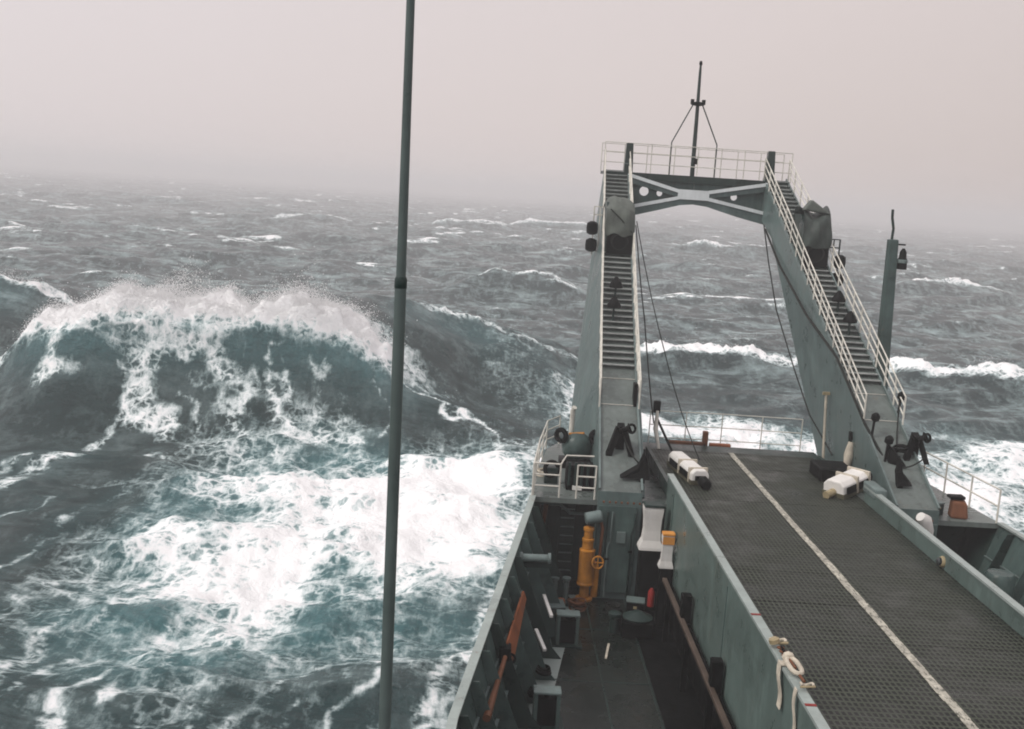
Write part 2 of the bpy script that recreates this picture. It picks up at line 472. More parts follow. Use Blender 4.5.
    w3x = x0 + (fbm(x0 / 2.2, y0 / 3, 83, 4) - .5) * 2.4; w3y = y0
    brk = fbm(x0 / 1.3, y0 / 2.2, 84, 4)
    for pts, w, st in ((((-17.8, 36), (-18.3, 42), (-18.5, 48), (-17.6, 54), (-16.5, 60)), .55, .85), (((-16.6, 36), (-17.0, 43), (-16.6, 50)), .35, .62),
                       (((-14.8, 35), (-14.3, 40), (-14.0, 45), (-12.6, 52)), .5, .85), (((-13.4, 35), (-12.9, 40), (-12.2, 46)), .35, .65),
                       (((-11.6, 36), (-10.9, 41), (-10, 46)), .45, .7), (((-1.9, 31), (-1.4, 36), (-.9, 41), (-.2, 46), (1.0, 54)), .8, 1.0), (((-.6, 33), (-.1, 40), (0.7, 47)), .6, .8),
                       (((-8.0, 35), (-7.4, 40), (-6.3, 45)), .5, .75), (((-6.4, 35), (-6.0, 40), (-5.2, 45)), .3, .6), (((-4.8, 35), (-4.5, 40), (-3.7, 45)), .4, .7), (((-3.2, 35), (-3.0, 39)), .35, .6),
                       (((-9.6, 35), (-9.1, 41)), .35, .6), (((-31.8, 67), (-31.0, 72), (-29.4, 77)), .9, .9), (((-34.0, 70), (-31.9, 76)), .6, .75),
                       (((-26, 50), (-24.4, 58), (-22.3, 68)), .35, .6), (((-29.3, 58), (-27, 66)), .4, .55), (((-22.2, 40), (-21.6, 48), (-20.6, 56)), .4, .6), (((-20.4, 37), (-20.2, 45)), .3, .55), (((-24.4, 44), (-23.6, 52)), .3, .5)):
        d = polyline_d(w3x, w3y, list(pts))
        foam = np.maximum(foam, (st * .72 + (brk - .5) * .6) * np.exp(-(d / (w * 1.0)) ** 2)); aer_lit = np.maximum(aer_lit, .18 * np.exp(-(d / (w * 3)) ** 2))
    # the churned field of foam thrown off the port bow
    big = [(-17.5, 45), (-12, 41.5), (-8, 42), (-4, 45.5), (-1.0, 48.5), (1.5, 56), (3.5, 70), (4.5, 80), (1, 82), (-4, 82), (-9, 82), (-14, 83), (-19, 81), (-20, 72), (-20, 62), (-19.5, 53)]
    w2x = x0 + (fbm(x0 / 6, y0 / 6, 100, 5) - .5) * 7; w2y = y0 + (fbm(x0 / 6, y0 / 6, 110, 5) - .5) * 9
    sd = poly_sd(w2x, w2y, big)
    core = sst(5, -6, sd + (fbm(x0 / 1.7, y0 / 2.6, 125, 4) - .5) * 5)
    right_side = sst(-16, -2, x0)
    tex = fbm(x0 / 3.6, y0 / 5, 120, 5)
    f2 = core * (0.66 + 0.40 * right_side * sst(51, 62, y0) - .24 * sst(53, 44, y0) + (tex - .5) * 1.2)
    foam = np.maximum(foam, f2)
    foam = np.maximum(foam, (.34 + .6 * (tex - .4)) * sst(11, -1, sd))
    aer_lit = np.maximum(aer_lit, sst(4, -4, sd) * 0.95)
    aer_lit = np.maximum(aer_lit, 0.75 * sst(7, 2, np.hypot((x0 + 5) / 1.6, y0 - 49)))
    dz += core * (fbm(x0 / 2.5, y0 / 2.5, 130, 5) - .45) * 1.3
    # bow wave ahead of and to starboard of the stem
    for pts, w, st in ((((8, 62), (14, 72), (20, 88), (28, 92)), 4.5, .72), (((20, 60), (27, 66), (33, 75), (40, 85), (47, 95)), 7.5, .82),
                       (((26, 48), (30, 58), (36, 66)), 5, .8), (((10, 96), (17, 94), (24, 93), (31, 93)), 4.5, .9), (((5, 55), (6, 66), (6, 78)), 2.5, .7)):
        d = polyline_d(w2x, w2y, list(pts))
        g = np.exp(-(d / w) ** 2)
        foam = np.maximum(foam, g * (st + (tex - .5) * 1.0)); aer_lit = np.maximum(aer_lit, g * .6)
        dz += g * (fbm(x0 / 2.5, y0 / 2.5, 140, 5) - .45) * 1.2
    ridge(lambda x: 131 + 0 * x, lambda x: np.interp(x, [8, 17, 24, 32, 39, 46], [0, 1.9, 2.4, 2.4, 1.9, 0]), 5, 16, 1.2, 2.3, 1.1)
    ridge(lambda x: np.interp(x, [40, 52, 70, 90], [140, 128, 116, 110]), lambda x: np.interp(x, [40, 50, 58, 70, 90], [0, 2.4, 3.0, 2.9, 1.6]), 6, 16, 1.5, 3.4, 1.05)
    ridge(lambda x: 216 + 0.1 * x, lambda x: np.interp(x, [-12, 0, 12, 22], [0, 3.4, 3.6, 0]), 8, 20, 1, 1.6, .7)
    ridge(lambda x: 292 + 0 * x, lambda x: np.interp(x, [95, 112, 128, 145], [0, 4, 3.6, 0]), 9, 25, 1, 2.6, .9)
    ridge(lambda x: 430 + 0 * x, lambda x: np.interp(x, [62, 80, 105, 120], [0, 4, 4, 0]), 10, 25, 1, 4, .9)
    ridge(lambda x: 520 + .05 * x, lambda x: np.interp(x, [-110, -92, -76, -60], [0, 4, 4, 0]), 10, 25, 1, 4, .8)
    ridge(lambda x: 600 + .05 * x, lambda x: np.interp(x, [0, 18, 46, 70], [0, 5, 5, 0]), 10, 25, 1, 5, .95)
    ridge(lambda x: 560 + .05 * x, lambda x: np.interp(x, [-40, -25, 0, 12], [0, 4, 3, 0]), 10, 25, 1, 4, .8)
    return x0 + dx, y0 + dy, dz, np.clip(foam, 0, 1.3), np.clip(aer_lit, 0, 1)

def sea_material():
    m, n, l, b = new_mat('storm_sea_water')
    geo = n.new('ShaderNodeNewGeometry'); P = geo.outputs['Position']
    af = n.new('ShaderNodeAttribute'); af.attribute_name = 'foam'
    aa = n.new('ShaderNodeAttribute'); aa.attribute_name = 'aer_lit'
    foam, aer_lit = af.outputs['Fac'], aa.outputs['Fac']
    n1 = noise(n, l, P, 0.55, 15, 0.78, 0.0)
    n2 = noise(n, l, mapping(n, l, P, (2.6, 0.6, 0.9), (0, 0, 0.12)), 0.8, 14, 0.76, 0.25)
    def lacework(scale, amp, wscale, edge_):
        warp = n.new('ShaderNodeVectorMath'); warp.operation = 'MULTIPLY_ADD'
        nz = n.new('ShaderNodeTexNoise'); nz.inputs['Scale'].default_value = wscale; nz.inputs['Detail'].default_value = 7
        l.new(P, nz.inputs['Vector']); l.new(nz.outputs['Color'], warp.inputs[0])
        warp.inputs[1].default_value = (amp,) * 3; l.new(P, warp.inputs[2])
        vor = n.new('ShaderNodeTexVoronoi'); vor.feature = 'DISTANCE_TO_EDGE'; vor.inputs['Scale'].default_value = scale
        l.new(warp.outputs[0], vor.inputs['Vector'])
        return mapr(n, l, vor.outputs['Distance'], 0.0, edge_, 1, 0, True)
    lace = math_(n, l, 'MAXIMUM', lacework(0.42, 3.0, 0.7, 0.22), math_(n, l, 'MULTIPLY', lacework(1.3, 1.2, 1.6, 0.3), 0.75))
    t = math_(n, l, 'MULTIPLY_ADD', math_(n, l, 'SUBTRACT', n1, 0.5), 1.35, foam)
    t = math_(n, l, 'MULTIPLY_ADD', math_(n, l, 'SUBTRACT', n2, 0.5), 0.95, t)
    lf = math_(n, l, 'MULTIPLY', math_(n, l, 'SUBTRACT', lace, 0.45), mapr(n, l, foam, 0.05, 0.45, 0, 1))
    t = math_(n, l, 'MULTIPLY_ADD', lf, 0.48, t)
    # wind streaks and small broken crests all over the open sea
    ws = noise(n, l, mapping(n, l, P, (0.55, 0.30, 0.3), (0, 0, 0.35)), 1.0, 14, 0.76, 0.0)
    wc = noise(n, l, mapping(n, l, P, (0.10, 0.22, 0.2)), 1.0, 12, 0.74)
    amb = math_(n, l, 'ADD', mapr(n, l, ws, 0.49, 0.80, 0, 0.5), mapr(n, l, wc, 0.50, 0.76, 0, 0.6))
    dist = n.new('ShaderNodeVectorMath'); dist.operation = 'DISTANCE'; dist.inputs[1].default_value = (-8, 60, 0); l.new(P, dist.inputs[0])
    amb = math_(n, l, 'MULTIPLY', math_(n, l, 'MULTIPLY', amb, mapr(n, l, dist.outputs['Value'], 30, 95, 0.3, 1)), mapr(n, l, foam, 0.6, 0.2, 0, 1))
    thin = math_(n, l, 'ADD', mapr(n, l, t, 0.28, 0.8, 0, 0.5, True), amb)
    thick = mapr(n, l, t, 0.55, 1.0, 0, 0.5, True)
    mask = math_(n, l, 'MINIMUM', math_(n, l, 'ADD', thin, thick), 1.0)
    deep = mixc(n, l, mapr(n, l, n1, 0.3, 0.7), (0.006, 0.0185, 0.0205), (0.013, 0.036, 0.037))
    aer_lit_n = math_(n, l, 'MULTIPLY', aer_lit, mapr(n, l, n2, 0.2, 0.7, 0.35, 1.0))
    body = mixc(n, l, aer_lit_n, deep, (0.085, 0.215, 0.23))  # teal of aerated water, and of the light painted in below crests
    l.new(body, b.inputs['Base Color'])
    b.inputs['Roughness'].default_value = 0.22
    b.inputs['IOR'].default_value = 1.33
    b.inputs['Specular Tint'].default_value = (0.80, 1.0, 0.98, 1)
    b.inputs['Specular IOR Level'].default_value = 0.36
    # ripples
    rn = noise(n, l, mapping(n, l, P, (0.9, 1.5, 1)), 1.5, 10, 0.66, 0.3)
    rn2 = noise(n, l, mapping(n, l, P, (0.16, 0.3, 0.25)), 1.0, 8, 0.62)
    bp = n.new('ShaderNodeBump'); bp.inputs['Strength'].default_value = 0.85; bp.inputs['Distance'].default_value = 0.55
    l.new(math_(n, l, 'MULTIPLY_ADD', rn2, 2.6, rn), bp.inputs['Height']); l.new(bp.outputs[0], b.inputs['Normal'])
    fb = n.new('ShaderNodeBsdfPrincipled')
    fcol = mixc(n, l, mapr(n, l, t, 0.5, 1.05), (0.60, 0.76, 0.76), (0.97, 0.97, 0.97))
    l.new(fcol, fb.inputs['Base Color']); fb.inputs['Roughness'].default_value = 0.85
    fb.inputs['Specular IOR Level'].default_value = 0.15
    bp2 = n.new('ShaderNodeBump'); bp2.inputs['Strength'].default_value = 0.55; bp2.inputs['Distance'].default_value = 0.35
    l.new(t, bp2.inputs['Height']); l.new(bp2.outputs[0], fb.inputs['Normal'])
    mx = n.new('ShaderNodeMixShader')
    l.new(mask, mx.inputs[0]); l.new(b.outputs[0], mx.inputs[1]); l.new(fb.outputs[0], mx.inputs[2])
    l.new(mx.outputs[0], n['Material Output'].inputs['Surface'])
    return m

def build_sea():
    ox, oy = 10.0, 5.0
    ang = np.concatenate([np.linspace(-52, 47, 700), np.linspace(47, 308, 92)[1:-1]])
    rad = np.concatenate([np.linspace(1, 24, 14)[:-1], np.linspace(24, 135, 420)[:-1], 135 * (6000 / 135) ** np.linspace(0, 1, 760)])
    A, Rr = np.meshgrid(np.radians(ang), rad)
    x0 = ox + Rr * np.sin(A); y0 = oy + Rr * np.cos(A)
    sp_r = np.gradient(rad)[:, None] * np.ones_like(A)
    sp_a = Rr * np.concatenate([np.full(700, R(99 / 699)), np.full(90, R(2.87))])[None, :]
    sp = np.maximum(sp_r, sp_a)
    x, y, z, foam, aer_lit = sea_surface(x0, y0, sp)
    nr, na = x.shape
    co = np.stack([x, y, z], -1).reshape(-1, 3).astype(np.float32)
    i = np.arange(nr - 1)[:, None] * na; j = np.arange(na)[None, :]; j2 = (j + 1) % na
    q = np.stack([i + j, i + na + j, i + na + j2, i + j2], -1).reshape(-1, 4).astype(np.int32)
    me = bpy.data.meshes.new('sea')
    me.vertices.add(len(co)); me.vertices.foreach_set('co', co.ravel())
    me.loops.add(q.size); me.loops.foreach_set('vertex_index', q.ravel())
    me.polygons.add(len(q)); me.polygons.foreach_set('loop_start', np.arange(0, q.size, 4, dtype=np.int32))
    me.polygons.foreach_set('use_smooth', np.ones(len(q), bool))
    me.update(calc_edges=True)
    for nm, a in (('foam', foam), ('aer_lit', aer_lit)):
        at = me.attributes.new(nm, 'FLOAT', 'POINT'); at.data.foreach_set('value', a.ravel().astype(np.float32))
    me.materials.append(sea_material())
    o = bpy.data.objects.new('sea', me); col.objects.link(o)
    tag(o, 'dark teal storm sea streaked with white foam around the ship', 'sea', kind='structure')
    # spray torn off crests and thrown up from the churned water
    near = (co[:, 1] > 60) & (co[:, 1] < 145) & (foam.ravel() > 0.75) & (co[:, 2] > 2.2)
    idx = np.where(near)[0]
    rng = np.random.RandomState(5)
    w = np.clip(co[idx, 2] - 1.5, 0, 9) ** 2.5
    NS = 80000
    pk = rng.choice(idx, NS, p=w / w.sum())
    c = co[pk].astype(np.float64)
    gust = 0.35 + 2.6 * vn(c[:, 0] / 1.9, c[:, 1] / 3, 9) ** 2.5
    lift = rng.exponential(0.30, NS) * gust
    c += np.stack([rng.normal(size=NS) * .3 + lift * .5, rng.normal(size=NS) * .4 + lift * .6, lift + .02], -1)
    rad_ = 0.010 + 0.03 * rng.rand(NS) ** 5
    octv = np.array([[1, 1, 1], [-1, -1, 1], [-1, 1, -1], [1, -1, -1]], float)
    octf = np.array([[0, 1, 2], [0, 3, 1], [0, 2, 3], [1, 3, 2]])
    V = (c[:, None, :] + octv[None] * rad_[:, None, None]).reshape(-1, 3)
    F = (octf[None] + 4 * np.arange(NS)[:, None, None]).reshape(-1, 3)
    me = bpy.data.meshes.new('spray')
    me.vertices.add(len(V)); me.vertices.foreach_set('co', V.ravel().astype(np.float32))
    me.loops.add(F.size); me.loops.foreach_set('vertex_index', F.ravel().astype(np.int32))
    me.polygons.add(len(F)); me.polygons.foreach_set('loop_start', np.arange(0, F.size, 3, dtype=np.int32))
    me.update(calc_edges=True)
    m, n, l, b = new_mat('spray_drops'); n.remove(b)
    df = n.new('ShaderNodeBsdfDiffuse'); df.inputs['Color'].default_value = (0.97, 0.97, 0.97, 1)
    tr = n.new('ShaderNodeBsdfTranslucent'); tr.inputs['Color'].default_value = (0.97, 0.97, 0.97, 1)
    ms = n.new('ShaderNodeMixShader'); ms.inputs[0].default_value = 0.5
    l.new(df.outputs[0], ms.inputs[1]); l.new(tr.outputs[0], ms.inputs[2]); l.new(ms.outputs[0], n['Material Output'].inputs['Surface'])
    me.materials.append(m)
    o = bpy.data.objects.new('spray', me); col.objects.link(o)
    tag(o, 'white spray blowing off the crest of the breaking wave', 'spray', kind='stuff')
build_sea()

# ------------------------------------------------------------------ the ship: hull, decks, bulwarks
MAIN_Z, FC_Z = 6.0, 9.5
st_y = [-6, 10, 22, 29.6, 36.8, 42, 44.6, 46.0, 46.5, 46.7]
st_dx = [11.3, 11.0, 10.5, 9.4, 8.37, 7.85, 7.5, 6.9, 4.4, 0.05]
st_z = [8.5, 8.5, 8.6, 9.1, 9.5, 9.5, 9.5, 9.5, 9.5, 9.5]
def edge(y): return np.interp(y, st_y, st_dx), np.interp(y, st_y, st_z)
def foot(y): return edge(y)[0] - np.interp(y, [10, 22, 37], [0.35, 0.85, 1.15])

ship = thing('landing_ship', (CX, 20, 0), 'grey landing ship bow with dark decks and raked bulwarks, pitching into heavy seas', 'ship')
mb = MB()
for s in (-1, 1):
    secs = []
    for y, dx, z in zip(st_y, st_dx, st_z):
        fl = np.interp(y, [-6, 22, 37, 46.7], [0.2, 1.2, 2.0, 3.0])
        secs.append([(CX + s * dx, y, z), (CX + s * max(dx - fl * .6, .04), y - .3, 5.0), (CX + s * max(dx - fl, .03), y - .8, 0.5), (CX + s * max(dx - fl * 1.3, .02), y - 1.2, -4)])
    for a, b_ in zip(secs[:-1], secs[1:]):
        for k in range(3):
            mb.add([a[k], b_[k], b_[k + 1], a[k + 1]], [(0, 1, 2, 3)])
mb.build('hull', 'hull', ship)
ys = list(np.linspace(-6, 38.9, 24))
mb = MB()
for a, b_ in zip(ys[:-1], ys[1:]):
    mb.add([(CX - foot(a), a, MAIN_Z), (CX + foot(a), a, MAIN_Z), (CX + foot(b_), b_, MAIN_Z), (CX - foot(b_), b_, MAIN_Z)], [(0, 1, 2, 3)])
mb.build('main_deck', 'deck', ship)
ys = [37.3, 39, 42, 44.6, 46.0]
mb = MB()
for a, b_ in zip(ys[:-1], ys[1:]):
    da, db = edge(a)[0] - .02, edge(b_)[0] - .02
    mb.hexa([(CX - da, a, FC_Z - .18), (CX + da, a, FC_Z - .18), (CX + db, b_, FC_Z - .18), (CX - db, b_, FC_Z - .18),
             (CX - da, a, FC_Z), (CX + da, a, FC_Z), (CX + db, b_, FC_Z), (CX - db, b_, FC_Z)])
mb.build('forecastle_deck', 'plate', ship)
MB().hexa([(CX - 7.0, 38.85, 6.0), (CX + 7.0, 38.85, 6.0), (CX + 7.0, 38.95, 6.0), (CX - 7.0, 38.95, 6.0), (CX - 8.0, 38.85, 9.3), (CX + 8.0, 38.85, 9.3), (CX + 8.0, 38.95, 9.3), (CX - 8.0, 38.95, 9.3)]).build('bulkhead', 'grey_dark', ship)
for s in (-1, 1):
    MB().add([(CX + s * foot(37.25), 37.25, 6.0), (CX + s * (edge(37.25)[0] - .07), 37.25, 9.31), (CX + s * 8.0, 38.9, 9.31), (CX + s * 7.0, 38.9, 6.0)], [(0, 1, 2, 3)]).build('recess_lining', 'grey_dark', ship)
for s in (-1, 1):
    ys = list(np.linspace(-6, 37.25, 30))
    mb, cp = MB(), MB()
    for a, b_ in zip(ys[:-1], ys[1:]):
        (da, za), (db, zb) = edge(a), edge(b_); fa, fb_ = foot(a), foot(b_)
        i = .06
        mb.add([(CX + s * (da - i), a, za), (CX + s * (db - i), b_, zb), (CX + s * fb_, b_, MAIN_Z), (CX + s * fa, a, MAIN_Z)], [(0, 1, 2, 3)])
        cp.hexa([(CX + s * (da + .05), a, za), (CX + s * (da - .17), a, za), (CX + s * (db - .17), b_, zb), (CX + s * (db + .05), b_, zb),
                 (CX + s * (da + .05), a, za + .07), (CX + s * (da - .17), a, za + .07), (CX + s * (db - .17), b_, zb + .07), (CX + s * (db + .05), b_, zb + .07)])
    bw = mb.build('bulwark', 'grey', ship)
    cp.build('cap_rail', 'cap', bw)
    for k in range(16):                                  # raked web frames
        y = 13.5 + k * 1.52
        d, z = edge(y); f_ = foot(y)
        t = .022
        pts = [(CX + s * (d - .08), y - t, z - .05), (CX + s * (d - .34), y - t, z - .05), (CX + s * (f_ - .42), y - t, MAIN_Z + .35), (CX + s * (f_ - .72), y - t, MAIN_Z + .01), (CX + s * (f_ - .01), y - t, MAIN_Z + .01)]
        MB().prism(pts, (0, 2 * t, 0)).build('web_frame', 'grey_dark' if k % 3 == 0 else 'grey', bw)
    for zz, w in ((0.36, .10), (0.66, .09)):             # longitudinal stiffeners
        mb = MB()
        for a, b_ in zip(ys[:-1], ys[1:]):
            P_ = []
            for y in (a, b_):
                d, z = edge(y); f_ = foot(y); x = f_ + (d - f_) * zz - .05; z = MAIN_Z + (z - MAIN_Z) * zz
                P_.append((CX + s * x, y, z))
            mb.bar(P_[0], P_[1], w, .04)
        mb.build('stiffener', 'grey_light', bw)
    # pale waterway at the foot of the bulwark
    mb = MB()
    for a, b_ in zip(ys[:-1], ys[1:]):
        fa, fb_ = foot(a), foot(b_)
        mb.add([(CX + s * (fa - .02), a, MAIN_Z + .006), (CX + s * (fa - .74), a, MAIN_Z + .006), (CX + s * (fb_ - .74), b_, MAIN_Z + .006), (CX + s * (fb_ - .02), b_, MAIN_Z + .006)], [(0, 1, 2, 3)])
    mb.build('waterway', 'cap', bw)
MB().box((6.1, 24.5, MAIN_Z + .01), (1.5, 25, .014)).build('wet_shade_strip', 'black', ship)  # shadow and wet darkness by the skid, put in as a black strip
# deck seams and stains are in the paint; weld beads as thin strips
for x in (3.9, 5.3):
    MB().box((x, 28, MAIN_Z + .006), (.05, 19, .012)).build('weld_bead', 'grey_dark', ship)
for y in (22.5, 26.4, 30.3, 34.2):
    MB().box((4.6, y, MAIN_Z + .006), (4.6, .06, .012)).build('weld_bead', 'grey_dark', ship)

# ------------------------------------------------------------------ ramp
RL, RR, RZ = 6.62, 13.6, 10.0
ramp = thing('vehicle_ramp', (CX, 30, RZ), 'long dark grating vehicle ramp with worn cream centre line between low steel walls', 'ramp')
y0 = 8.0
k = 0
while y0 < 43.6:
    ln = 2.37
    y1 = min(y0 + ln, 43.75)
    for xa, xb in ((RL + .1, CX - .02), (CX + .02, RR - .1)):
        MB().box(((xa + xb) / 2, (y0 + y1) / 2, RZ - .04 + random.uniform(-.006, .006)), (xb - xa, y1 - y0 - .014, .08),
                 Matrix.Rotation(random.uniform(-.0015, .0015), 3, 'X')).build('deck_panel', 'grating', ramp)
    y0 += ln; k += 1
MB().box((CX, 26, RZ - .3), (RR - RL - .3, 35, .3)).build('underframe', 'black', ramp)
mb = MB()
yy = 8.0
while yy < 43.7:
    w = .215 + random.uniform(-.015, .015)
    y2 = min(yy + .8, 43.7)
    mb.box((CX + random.uniform(-.012, .012), (yy + y2) / 2, RZ + .016), (w, y2 - yy - .02, .012))
    yy = y2
mb.build('centre_line', 'stripe', ramp)
# walls: port one tall on its outer side
w = MB().box((RL, 24, 8.85), (.14, 27, 3.3)).build('side_wall', 'wall', ramp, bevel=.02)
MB().box((RL, 24, 10.53), (.22, 27, .07)).build('wall_cap', 'cap', w)
for y in (17.5, 27.2, 36.0):
    MB().box((RL - .075, y, 8.75), (.02, .05, 3.0)).build('wall_stiffener', 'grey', w)
MB().box((RL, 40.4, 9.95), (.14, 5.8, .5)).build('side_wall', 'grey_dark', ramp)
w = MB().box((RR, 24, 9.3), (.14, 27, 2.4)).build('side_wall', 'wall', ramp, bevel=.02)
MB().box((RR, 24, 10.53), (.22, 27, .07)).build('wall_cap', 'cap', w)
MB().box((RR + .1, 37.0, 10.52), (.4, 1.3, .36)).build('wall_block', 'grey_light', w, bevel=.04)
MB().box((RR, 41.4, 9.95), (.14, 3.8, .5)).build('side_wall', 'grey_dark', ramp)
for y in (24.5, 19.9):
    MB().box((RL, y, 10.573), (.222, .09, .012)).build('red_mark', 'red', ramp)
for y in (12, 18, 24, 30, 36):                           # legs that carry the ramp above the main deck
    for x in (RL + .15, RR - .15):
        MB().box((x, y, 7.9), (.25, .25, 3.8)).build('support_leg', 'black', ramp)
MB().box((CX, 44.35, 9.76), (RR - RL + .6, 1.3, .4)).build('sill', 'grey_dark', ramp)

# ------------------------------------------------------------------ derrick arms
def arm(s, label):
    a = thing('derrick_arm', (CX + s * 5.2, 38, MAIN_Z), label, 'derrick arm')
    X = lambda d: CX + s * d
    secs = [   # (outer top, inner top, outer bottom, inner bottom, ytop, ztop, ybot, zbot)
        (6.0, 4.45, 6.0, 4.45, 37.1, 9.9, 37.1, 6.0),
        (5.93, 4.40, 6.0, 4.45, 38.6, 10.75, 39.4, 6.0),
        (5.70, 4.22, 6.5, 4.55, 43.0, 13.2, 46.6, 9.2),
        (4.92, 3.62, 5.25, 3.5, 55.0, 20.0, 54.6, 18.5),
        (4.75, 3.50, 4.75, 3.50, 57.6, 21.4, 57.6, 19.5)]
    top, sides = MB(), MB()
    def P4(q): return [(X(q[0]), q[4], q[5]), (X(q[1]), q[4], q[5]), (X(q[3]), q[6], q[7]), (X(q[2]), q[6], q[7])]
    for q, r_ in zip(secs[:-1], secs[1:]):
        A_, B_ = P4(q), P4(r_)
        top.add([A_[0], A_[1], B_[1], B_[0]], [(0, 1, 2, 3)])
        for i, j in ((1, 2), (2, 3), (3, 0)):
            sides.add([A_[i], A_[j], B_[j], B_[i]], [(0, 1, 2, 3)])
    A_, B_ = P4(secs[0]), P4(secs[-1])
    sides.add(A_, [(0, 1, 2, 3)]); sides.add(B_, [(0, 1, 2, 3)])
    sides.build('box_girder', 'arm', a)
    top.build('sloped_plate', 'plate', a)
    zt = lambda y: np.interp(y, [37.1, 38.6, 43, 55, 57.6], [9.9, 10.75, 13.2, 20, 21.4])
    do = lambda y: np.interp(y, [37.1, 43, 55, 57.6], [6.0, 5.7, 4.92, 4.75])
    di = lambda y: np.interp(y, [37.1, 43, 55, 57.6], [4.45, 4.22, 3.62, 3.5])
    # edge flanges
    for dd, sg in ((do, 1), (di, -1)):
        pts = [(X(dd(y) - sg * .03), y, zt(y) + .06) for y in (37.1, 38.6, 43, 49, 55, 57.6)]
        mb = MB()
        for p, q in zip(pts[:-1], pts[1:]): mb.bar(p, q, .07, .14)
        mb.build('edge_flange', 'grey_light', a)
    # treads
    for y in np.arange(43.2, 57.3, .36):
        if 50.2 < y < 51.8: pass
        MB().box((X((do(y) + di(y)) / 2), y, zt(y) + .13), (do(y) - di(y) - .18, .24, .035)).build('tread', 'tread', a)
    # cross seams on the bare plate
    for y in (41.2, 42.6):
        MB().bar((X(do(y) - .06), y, zt(y) + .012), (X(di(y) + .06), y, zt(y) + .012), .05, .02).build('seam_strip', 'cream', a)
    # handrails along both edges
    n_ = Vector((0, -.28, .96))
    for dd, sg in ((do, .0), (di, .0)):
        pts = [(X(dd(y)), y, zt(y) + .1) for y in (40.9, 45, 49, 53, 57.4)]
        railing(a, pts, (.38, .75, 1.1), 1.25, .03)
    # sheave housing astride the stair
    yc = 51.0
    xo, xi = X(do(yc) - .06), X(di(yc) + .06)
    zb = zt(yc)
    prof = [(yc - .78, zb + .55), (yc - .80, zb + .9), (yc - .78, zb + 1.3), (yc - .66, zb + 1.7), (yc - .4, zb + 2.02), (yc - .05, zb + 2.2), (yc + .4, zb + 2.3), (yc + .9, zb + 2.25), (yc + 1.25, zb + 2.0), (yc + 1.3, zb + .6)]
    nc = 11; vs, fs = [], []
    rg = random.Random(3 + s)
    for i, (y, z) in enumerate(prof):
        for j in range(nc):
            t = j / (nc - 1); e_ = abs(2 * t - 1)
            fold = .07 * math.sin(9 * t + i * 1.1 + s) + rg.uniform(-.06, .06) + .05 * abs(math.sin(4.3 * t - i * .7))
            bulge = .16 * (1 - e_ ** 2)
            vs.append((xo + (xi - xo) * (t * 1.06 - .03) + rg.uniform(-.02, .02), y - (bulge + fold) * (1 if i < 5 else .2), z + fold + (.18 * math.sin(2.2 + 5 * t) if (s > 0 and 3 < i < 9) else -.3 * e_ ** 4 * (i > 3))))
    for i in range(len(prof) - 1):
        for j in range(nc - 1): fs.append((i * nc + j, i * nc + j + 1, (i + 1) * nc + j + 1, (i + 1) * nc + j))
    h = MB().prism([(xo, yc - .7, zb - .3), (xo, yc - .7, zb + 1.5), (xo, yc, zb + 2.05), (xo, yc + 1.1, zb + 2.05), (xo, yc + 1.2, zb + .5)], (xi - xo, 0, 0)).build('sheave_housing', 'grey_dark', a)
    cv = MB().add(vs, fs, True).build('canvas_cover', 'canvas' if s < 0 else 'canvas_dark', h)
    md = cv.modifiers.new('soft', 'SUBSURF'); md.levels = md.render_levels = 2
    MB().box(((xo + xi) / 2, yc - .73, zb + .18), (abs(xo - xi) - .1, .1, .9)).build('housing_opening', 'black', h)
    MB().torus(((xo + xi) / 2, yc - .78, zb + .3), (0, 1, 0.1), .36, .05, 20, 6).build('sheave', 'rope', h)
    if s > 0:
        MB().prism([(xo + .05, yc - .5, zb + 2.1), (xi - .05, yc - .5, zb + 2.25), ((xo + xi) / 2 - .3, yc - .45, zb + 2.75)], (0, .5, 0)).build('canvas_peak', 'canvas', h, bevel=.08)
    else:
        MB().tube([(xo + .12, yc - .86, zb + 1.75), ((xo + xi) / 2, yc - 1.0, zb + 1.3), (xi - .1, yc - .92, zb + .75)], .03, 6).build('lashing', 'rope', h)
    # floodlight bracket on the outer side
    yb = 52.6 if s < 0 else 51.2; xo = X(do(yb) + (.45 if s < 0 else .7))
    br = MB(); zb = zt(yb)
    br.bar((X(do(yb)), yb, zb - 1.2), (xo, yb, zb - 1.2), .06, .06); br.bar((X(do(yb)), yb, zb + .5), (xo, yb, zb + .5), .06, .06)
    br.bar((xo, yb, zb - 1.4), (xo, yb, zb + .9), .06, .06); br.bar((xo - s * .28, yb, zb - 1.4), (xo - s * .28, yb, zb + .9), .05, .05)
    br.bar((xo, yb, zb + .88), (xo - s * .45, yb, zb + .88), .05, .05)
    b_ = br.build('light_bracket', 'cream' if s < 0 else 'grey_dark', a)
    for dz_ in (-1.25, -.45):
        MB().lathe([(.12, 0), (.26, .08), (.28, .3), (.26, .55), (.1, .64)], (xo + s * .05, yb - .1, zb + dz_), (0, 0, 1), 12).build('lamp_housing', 'black', b_)
    # deck lamp on a short post on the stair
    for yl, xx in ((47.2, .42), (45.9, .36)):
        xl = X(di(yl) + (do(yl) - di(yl)) * (1 - xx)); z = zt(yl)
        lp = MB().tube([(xl, yl, z), (xl, yl, z + .75)], .05, 6).build('lamp_post', 'grey_dark', a)
        MB().lathe([(.30, 0), (.30, .1), (.2, .28), (.1, .42), (.05, .48)], (xl, yl, z + .6), (0, 0, 1), 12).build('lamp_shade', 'black', lp)
    return a, X, zt, do, di
pa, PX, zt, do, di = arm(-1, 'sloping port derrick arm with stair, canvas-covered sheave housing and handrails, nearer the breaking wave')
